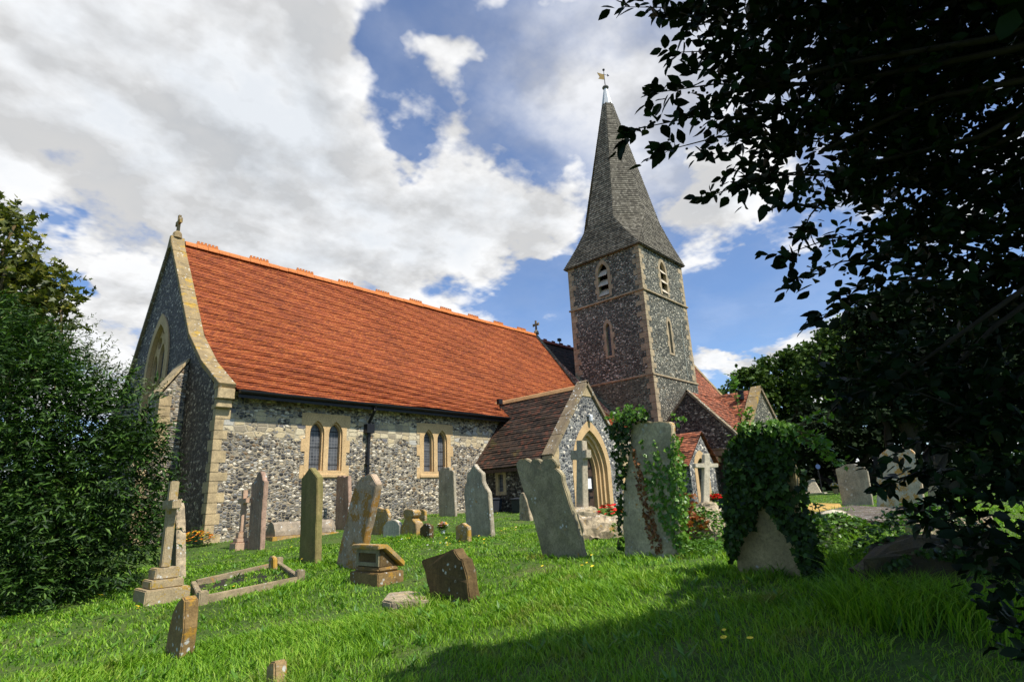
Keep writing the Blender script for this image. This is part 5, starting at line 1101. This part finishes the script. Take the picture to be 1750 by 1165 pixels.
ly = ivy_pts([(1250, 762), (1275, 722), (1320, 712), (1370, 728), (1385, 752), (1360, 762), (1320, 742), (1280, 748)], X31, 330, -.15, .22)
ivy(r, 'young_leaves', ly, .06, LM['ivyy'], out=(-.4, -.4, 1))
tw = MB(); VF = []
for pts in ([(1272, 745), (1262, 700), (1255, 660), (1252, 640)], [(1262, 745), (1275, 718), (1282, 700)], [(1350, 728), (1400, 722), (1420, 716)], [(1345, 740), (1375, 720), (1410, 690), (1440, 675)], [(1370, 745), (1395, 762), (1425, 785), (1452, 790)], [(1375, 752), (1405, 765), (1420, 775)], [(1360, 735), (1395, 745), (1410, 752)], [(1390, 860), (1400, 870), (1404, 890)]):
    Q = [atX(x, y, X31-.05) for x, y in pts]; tw.tube(Q, [.007]+[.004]*(len(Q)-1), 5)
    for p, q in zip(Q[:-1], Q[1:]):
        n_ = 9; O = p+(q-p)*RNG.random((n_, 1)); VF.append(leafset(*sprays(O, np.tile(q-p, (n_, 1))+RNG.normal(size=(n_, 3))*.1, np.full(n_, .07), 2, .055, .3), 'ivy'))
V, F = merge(*VF); np_mesh('trailing_leaves', V, F, LM['ivyy'], r); limb(tw, atX(1345, 745, X31-.03), atX(1385, 738, X31+.05), .03, .015, .2); tw.build('stems', BARK, r)['kind'] = 'stuff'
def cover(name, label, c, rx, ry, n, h, size, mats, ang=0., z0=0., kind='ivy', obj_kind='stuff'):
    """ground cover leaves heaped over an ellipse of ground"""
    a = RNG.random(n)*2*math.pi; q = np.sqrt(RNG.random(n)); x = q*np.cos(a)*rx; y = q*np.sin(a)*ry
    X = c[0]+x*math.cos(ang)-y*math.sin(ang); Y = c[1]+x*math.sin(ang)+y*math.cos(ang)
    Z = gz(X, Y)+z0+h*(1-q**2)*RNG.uniform(.75, 1, n)+.03; P = np.stack([X, Y, Z], 1)
    N = np.array((0, -.2, 1.))[None]+RNG.normal(size=(n, 3))*.5; D = RNG.normal(size=(n, 3))*np.array((1, 1, .3))-np.array((0, 0, .2))
    V, F = leafset(P, D, N, size*RNG.uniform(.5, 1.2, n), kind)
    o = np_mesh(name, V, F, mats, None, mi=None)
    if len(mats) > 1:
        k = len(LEAF[kind][1]); mi = np.repeat(RNG.integers(0, len(mats), n), k); o.data.polygons.foreach_set('material_index', mi.astype(np.int32))
    return tag(o, label, 'ivy', None, obj_kind)
p = G(1425, 945); cover('ivy_ground_cover', 'yellow green ivy spreading over the white barrel tomb', p+np.array((.25, .0, 0)), .85, .55, 2600, .36, .055, [LM['ivyy'], LM['ivy']])
p = G(1600, 925); cover('ivy_ground_cover', 'ivy and weeds heaped behind the dark half round tomb', p+np.array((.6, .2, 0)), 1.5, .7, 3200, .26, .055, [LM['ivyy'], LM['weed']])
p = G(1600, 1000); cover('ivy_ground_cover', 'dark ivy trailing over the top of the dark half round tomb', p+np.array((.55, .1, 0)), .75, .72, 2200, .60, .045, [LM['ivy'], LM['weed']])
p = G(1225, 945); cover('shrubby_ground_cover', 'green leafy growth between the two ivy clad headstones', p+np.array((.6, .5, 0)), .7, .7, 1700, .50, .055, [LM['ivy'], LM['weed'], LM['ivyy']])
p = G(1190, 950); cover('fern_ground_cover', 'bright low weeds at the foot of the ivy clad headstones', p+np.array((.15, .0, 0)), .4, .35, 700, .16, .07, [LM['weed']], kind='narrow')
b = G(1180, 945)+np.array((.15, .15, 0)); cl = [(b+np.array((0, 0, .45)), .16), (b+np.array((-.05, .02, .25)), .16), (b+np.array((.12, -.05, .66)), .10), (b+np.array((.1, -.15, .32)), .14)]
plant('red_leaved_shrub', 'small bush of red brown leaves at the right foot of the upright ivy headstone', 'bush', b, cl, LM['red'], dict(per=75, nl=5, size=.07, length=.1, kind='maple', shell=.2), stems=3, trunk_r=.008)
b = G(1062, 925)+np.array((.25, .0, 0)); plant('geranium_bush', 'low green bush under the red geraniums left of the upright ivy headstone', 'bush', b, [(b+np.array((0, .05, .14)), .22), (b+np.array((.25, -.1, .2)), .22), (b+np.array((.5, .1, .15)), .2)], LM['ivyy'], dict(per=50, nl=6, size=.055, length=.12, kind='card', shell=.2), stems=3, trunk_r=.008)
p = G(734, 918); n = 120; Pp = ivy_pts([(722, 898), (732, 899), (733, 918), (724, 919), (720, 908)], p[0], 90, .0, .05); V, F = leafset(Pp, np.array((0, 0, -1.))[None]+RNG.normal(size=(len(Pp), 3))*.5, np.array((-1, 0, .3))[None]+RNG.normal(size=(len(Pp), 3))*.4, np.full(len(Pp), .055), 'ivy')
tag(np_mesh('ivy', V, F, LM['ivy']), 'small patch of ivy on the little gabled stone', 'ivy', 'ivy on the headstones')

XM = G(1615, 1050)[0]+.25
r = empty('ivy', tuple(G(1500, 1000))); tag(r, 'sparse ivy creeping down the face of the dark half round tomb', 'ivy', 'ivy on the headstones')
Pm = np.concatenate([ivy_pts([(1490, 1040), (1500, 985), (1530, 950), (1560, 942), (1556, 960), (1530, 985), (1518, 1030)], XM, 170, .03, .12), ivy_pts([(1560, 940), (1600, 932), (1650, 940), (1690, 975), (1680, 985), (1640, 955), (1600, 950)], XM, 160, .02, .12)])
ivy(r, 'leaves', Pm, .045, LM['ivy'])
# ---------------------------------------------------------------- grass
def grass():
    F2 = np.array((math.sin(YAW), math.cos(YAW)))
    def polar(n, r0, r1, pw):
        u = RNG.random(n); r = (r0**pw+(r1**pw-r0**pw)*u)**(1/pw); a = YAW+RNG.uniform(-.98, .98, n); return np.sin(a)*r, np.cos(a)*r, r
    parts = [polar(125000, 2.3, 7, 1.5), polar(150000, 6.5, 15, 1.3), polar(95000, 14, 34, 1.2)]
    X = np.concatenate([p[0] for p in parts]); Y = np.concatenate([p[1] for p in parts]); r = np.concatenate([p[2] for p in parts])
    inside = ((X > X0-.05) & (Y > YS-.03)) | ((X > PX0-.05) & (X < PX1) & (Y > PY-.05)) | ((X > VX-.3) & (Y > 11)) | ((X > 24.5) & (X < 27.3) & (Y > 12.2)) | ((X > 17.8) & (X < 20.2) & (Y > 11.5) & (Y < 13.7))
    cl = np.sin(X*2.3+1.2*np.sin(Y*1.7))*np.sin(Y*2.9+np.sin(X*1.3)) + .6*np.sin(X*6.1+Y*3.3)*np.sin(Y*7.3-X*2.1)
    keep = ~inside & (RNG.random(len(X)) < .78+.3*cl); X, Y, r, cl = X[keep], Y[keep], r[keep], cl[keep]
    n = len(X); Z = gz(X, Y)-.01
    pt = .5+.5*np.sin(X*.9+1.7*np.sin(Y*.8+.4))*np.cos(Y*1.1+1.3*np.sin(X*.7))
    h = (.055+.03*cl+.04*pt+.02*RNG.random(n))*RNG.uniform(.45, 1.5, n)*np.clip(1.2-.045*(r-3), .55, 1.15)
    TF = [G(*q)[:2] for q in ((1500, 985), (1520, 960), (1490, 940), (1545, 1010), (1470, 985), (1700, 1060), (1440, 890), (1480, 905), (1530, 1058), (1590, 1066), (1650, 1070), (1500, 1040))]
    for tx, ty in TF: h = np.where(np.hypot(X-tx, Y-ty) < .32, h*3.2+.08, h)
    for k, o in STONE.items():      # grass grows longer round the feet of the stones
        x, y, _ = o.data.vertices[0].co; d = np.hypot(X-x, Y-y); h = np.where(d < .45, h*1.45, h)
    h = np.clip(h*.66, .022, .30)
    w = (.0021+.0014*RNG.random(n))*np.clip(r/3.2, 1, 7); a = RNG.random(n)*2*math.pi; wind = np.stack([-.2+.5*np.sin(X*1.9+Y*.7), .1+.5*np.cos(Y*1.6-X)], 0)
    lean = RNG.uniform(.2, 1.5, n)*h
    dx, dy = np.cos(a)*lean+wind[0]*h*.5, np.sin(a)*lean+wind[1]*h*.5; b = a+math.pi/2+RNG.normal(size=n)*.6
    bx, by = np.cos(b)*w, np.sin(b)*w
    V = np.stack([np.stack([X-bx, Y-by, Z-.02], 1), np.stack([X+bx, Y+by, Z-.02], 1), np.stack([X+dx*.35-bx*.8, Y+dy*.35-by*.8, Z+h*.55], 1), np.stack([X+dx*.35+bx*.8, Y+dy*.35+by*.8, Z+h*.55], 1), np.stack([X+dx, Y+dy, Z+h*.92], 1)], 1).reshape(-1, 3)
    f = np.array([(0, 1, 3), (0, 3, 2), (2, 3, 4)]); F = (f[None]+(np.arange(n)*5)[:, None, None]).reshape(-1, 3)
    t = NT('grass_blades'); c = t.ramp(t.math('ADD', t.math('MULTIPLY', t.island(), .55), t.math('MULTIPLY', t.noise(t.pos(), .8, 5, .65), .45)), [(.12, (.05, .13, .008)), (.36, (.11, .25, .012)), (.58, (.19, .36, .02)), (.80, (.29, .42, .045)), (.94, (.38, .34, .12))])
    dry = t.ramp(t.noise(t.pos(), 1.7, 5, .7), [(.58, 0), (.70, .75)]); c = t.mix(dry, c, (.24, .19, .06))
    t.done(c, None, .5); tr = t.n('ShaderNodeBsdfTranslucent'); t.put(tr.inputs[0], t.mix(1, c, (1.2, 1.3, .5), 'MULTIPLY')); mx = t.n('ShaderNodeMixShader'); mx.inputs[0].default_value = .35
    t.L.new(t.b.outputs[0], mx.inputs[1]); t.L.new(tr.outputs[0], mx.inputs[2]); t.L.new(mx.outputs[0], t.N['Material Output'].inputs['Surface'])
    tag(np_mesh('grass', V, F, t.m), 'lush unmown green grass covering the churchyard', 'grass', None, 'stuff')
    # broad leaved weeds and tiny flowers among the grass
    x, y, r = polar(520, 2.8, 14, 1.3); ok = ~(((x > X0-.3) & (y > YS-.3))); x, y = x[ok], y[ok]; ext = [G(px+random.uniform(-50, 50), py+random.uniform(-14, 10)) for px, py in ((830, 1040), (860, 1045), (650, 1070), (1150, 1080), (1260, 1000), (1000, 1110), (440, 1040), (620, 1060), (750, 1060)) for _ in range(3)]
    x = np.append(x, [e[0] for e in ext]); y = np.append(y, [e[1] for e in ext])
    k = 6; X = np.repeat(x, k)+RNG.normal(size=len(x)*k)*.02; Y = np.repeat(y, k)+RNG.normal(size=len(x)*k)*.02; A = RNG.random(len(X))*6.28
    P = np.stack([X, Y, gz(X, Y)+.01], 1); D = np.stack([np.cos(A), np.sin(A), RNG.uniform(.4, 1.6, len(X))], 1); N = np.stack([-np.cos(A)*.6, -np.sin(A)*.6, np.ones(len(X))], 1)
    V, F = leafset(P, D, N, RNG.uniform(.05, .15, len(X)), 'narrow'); tag(np_mesh('weeds', V, F, LM['weed']), 'broad leaved dock and plantain weeds in the grass', 'weeds', None, 'stuff')
    m = MB()
    for cx, cy, s_, n_ in ((760, 935, 60, 26), (810, 925, 40, 16), (700, 925, 50, 8), (880, 905, 25, 8), (165, 1020, 30, 5), (230, 1050, 15, 4), (940, 980, 70, 6), (500, 945, 60, 5), (1270, 1105, 60, 3), (400, 1000, 60, 4), (850, 880, 30, 8)):
        for _ in range(n_):
            p = G(cx+random.gauss(0, s_/2), cy+random.gauss(0, s_/8)); petals(m, p+np.array((0, 0, random.uniform(.06, .13))), random.uniform(.014, .024), 0 if random.random() < .8 else 1, 6)
    o = m.build('wild_flowers', [FC['yellow'], FC['white']]); tag(o, 'scattered yellow and white wild flowers in the grass', 'wild flowers', None, 'stuff')
grass()
# ---------------------------------------------------------------- light
sd = Vector((0.06, -1.0, 1.45)).normalized()      # towards the sun
elev = math.asin(sd.z); az = math.atan2(sd.x, sd.y)
su = bpy.data.lights.new('sun', 'SUN'); so = bpy.data.objects.new('sun', su); COL.objects.link(so)
su.energy = 5.0; su.angle = math.radians(.55); su.color = (1, .955, .88)
so.rotation_euler = sd.to_track_quat('Z', 'Y').to_euler(); so.location = (0, -20, 30)
w = bpy.data.worlds.new('World'); S.world = w; w.use_nodes = True
T_ = w.node_tree; N_, L_ = T_.nodes, T_.links; bg = N_['Background']
class WT(NT):
    def __init__(s): s.t = T_; s.N = N_; s.L = L_
t = WT()
sky = N_.new('ShaderNodeTexSky'); sky.sky_type = 'NISHITA'; sky.sun_disc = False
sky.sun_elevation = elev; sky.sun_rotation = az; sky.air_density = 1.0; sky.dust_density = .6; sky.ozone_density = 2.5
tc = N_.new('ShaderNodeTexCoord').outputs['Generated']
nrm = N_.new('ShaderNodeVectorMath'); nrm.operation = 'NORMALIZE'; L_.new(tc, nrm.inputs[0]); D = nrm.outputs[0]
sx = N_.new('ShaderNodeSeparateXYZ'); L_.new(D, sx.inputs[0])
zz = t.math('ADD', t.math('MAXIMUM', sx.outputs[2], 0), .22)
pv = N_.new('ShaderNodeCombineXYZ'); t.put(pv.inputs[0], t.math('DIVIDE', sx.outputs[0], zz)); t.put(pv.inputs[1], t.math('DIVIDE', sx.outputs[1], zz)); pv.inputs[2].default_value = 3.3
P_ = pv.outputs[0]
wv = t.vadd(t.noise(P_, 2.2, 5, .62, out=1), (-.5, -.5, -.5)); wv2 = t.vadd(t.noise(P_, 8., 4, .6, out=1), (-.5, -.5, -.5))
DW = t.vadd(t.vadd(D, t.vmul(wv, (.30, .30, .30))), t.vmul(wv2, (.07, .07, .07)))
def blob(px, py, sz, amt):
    d = ray(px, py); d = d/np.linalg.norm(d)
    m = N_.new('ShaderNodeVectorMath'); m.operation = 'DISTANCE'; L_.new(DW, m.inputs[0]); m.inputs[1].default_value = tuple(d)
    q = t.math('DIVIDE', m.outputs['Value'], sz); g = t.math('EXPONENT', t.math('MULTIPLY', t.math('MULTIPLY', q, q), -1))
    return t.math('MULTIPLY', g, amt)
CLOUD, SKYTINT = 7.0, (.98, 1.13, 1.34)
def density(vec):
    a = t.noise(vec, 1.5, 7, .60); b = t.noise(vec, 5.5, 5, .62)
    vv = N_.new('ShaderNodeTexVoronoi'); vv.feature = 'F1'; vv.inputs['Scale'].default_value = 4.2; vv.inputs['Detail'].default_value = 1.5; vv.inputs['Roughness'].default_value = .5; L_.new(t.vadd(vec, t.vmul(wv, (.5, .5, .5))), vv.inputs['Vector'])
    pf = t.math('MULTIPLY', t.math('SUBTRACT', .42, vv.outputs['Distance']), .30)
    return t.math('ADD', t.math('MULTIPLY', a, 1.25), t.math('ADD', t.math('ADD', t.math('MULTIPLY', b, .40), pf), -.295))
mask = None
for args in ((770, 30, .13, -.20), (1010, 130, .14, -.16), (650, 140, .06, -.26), (725, 225, .045, -.30), (905, 205, .06, -.26), (905, 70, .08, -.18), (690, 60, .06, -.14), (835, 90, .06, .36), (800, 190, .055, .30), (760, 120, .03, .18), (760, 150, .04, -.1), (560, 60, .10, .20), (560, 190, .08, .16), (1000, 330, .10, .05),
             (1270, 420, .10, -.14), (1330, 560, .12, -.22), (1230, 560, .05, -.12), (1190, 340, .10, .26), (1260, 330, .09, .10), (110, 455, .045, -.26), (50, 430, .04, -.2), (180, 480, .04, .1),
             (200, 150, .35, .24), (450, 330, .25, .22), (250, 480, .20, .12), (620, 330, .10, .16), (700, 400, .12, .20), (780, 330, .07, .18), (890, 395, .075, .40), (840, 470, .08, .24), (100, 570, .10, .20), (960, 480, .04, -.16), (1195, 525, .035, .26), (1200, 600, .035, .26), (1275, 640, .06, .34), (1400, 600, .08, .34), (1240, 640, .03, .2), (1500, 350, .2, .02)):
    b = blob(*args); mask = b if mask is None else t.math('ADD', mask, b)
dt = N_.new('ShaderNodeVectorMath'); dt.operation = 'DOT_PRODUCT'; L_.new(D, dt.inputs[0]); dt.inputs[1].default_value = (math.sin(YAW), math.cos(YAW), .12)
clear = t.math('MULTIPLY', t.ramp(dt.outputs['Value'], [(.15, 1), (.45, 0)]), -.36)      # clouds taken out of the unseen sky behind to lessen fill light
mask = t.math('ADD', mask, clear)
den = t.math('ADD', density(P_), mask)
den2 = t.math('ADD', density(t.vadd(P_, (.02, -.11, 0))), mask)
al = N_.new('ShaderNodeMapRange'); al.interpolation_type = 'SMOOTHSTEP'; t.put(al.inputs[0], den); al.inputs[1].default_value = .40; al.inputs[2].default_value = .62
veil = t.math('MULTIPLY', t.math('ADD', t.math('ADD', blob(1020, 160, .20, .55), blob(1180, 120, .2, .35)), .10), t.ramp(t.noise(P_, 2.6, 6, .6), [(.38, .25), (.62, 1)]))
alpha = t.math('MAXIMUM', al.outputs[0], veil, clamp=True)
shade = t.math('SUBTRACT', den, den2)                 # >0 where the cloud thins towards the sun: lit
grey = t.ramp(den, [(.56, (1.0, 1.0, 1.0)), (.76, (.945, .96, .98)), (1.1, (.80, .84, .89))])
lit = t.ramp(t.math('ADD', t.math('MULTIPLY', shade, 3.0), .5), [(.1, .74), (.5, .94), (.85, 1.12)])
cb = t.mix(1, grey, lit, 'MULTIPLY')
cc = t.mix(1, cb, (CLOUD, CLOUD, CLOUD), 'MULTIPLY')
skyc = t.mix(1, sky.outputs[0], SKYTINT, 'MULTIPLY')
haze = t.ramp(sx.outputs[2], [(0, .35), (.35, 0)])
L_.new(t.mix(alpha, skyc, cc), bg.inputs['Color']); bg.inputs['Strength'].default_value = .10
# ---------------------------------------------------------------- render settings
S.view_settings.view_transform = 'Standard'; S.view_settings.look = 'None'; S.view_settings.exposure = 0.38; S.view_settings.gamma = 1
w.cycles.sampling_method = 'MANUAL'; w.cycles.sample_map_resolution = 512
S.cycles.use_denoising = True; S.cycles.max_bounces = 6; S.cycles.transparent_max_bounces = 6
S.cycles.sample_clamp_indirect = 6
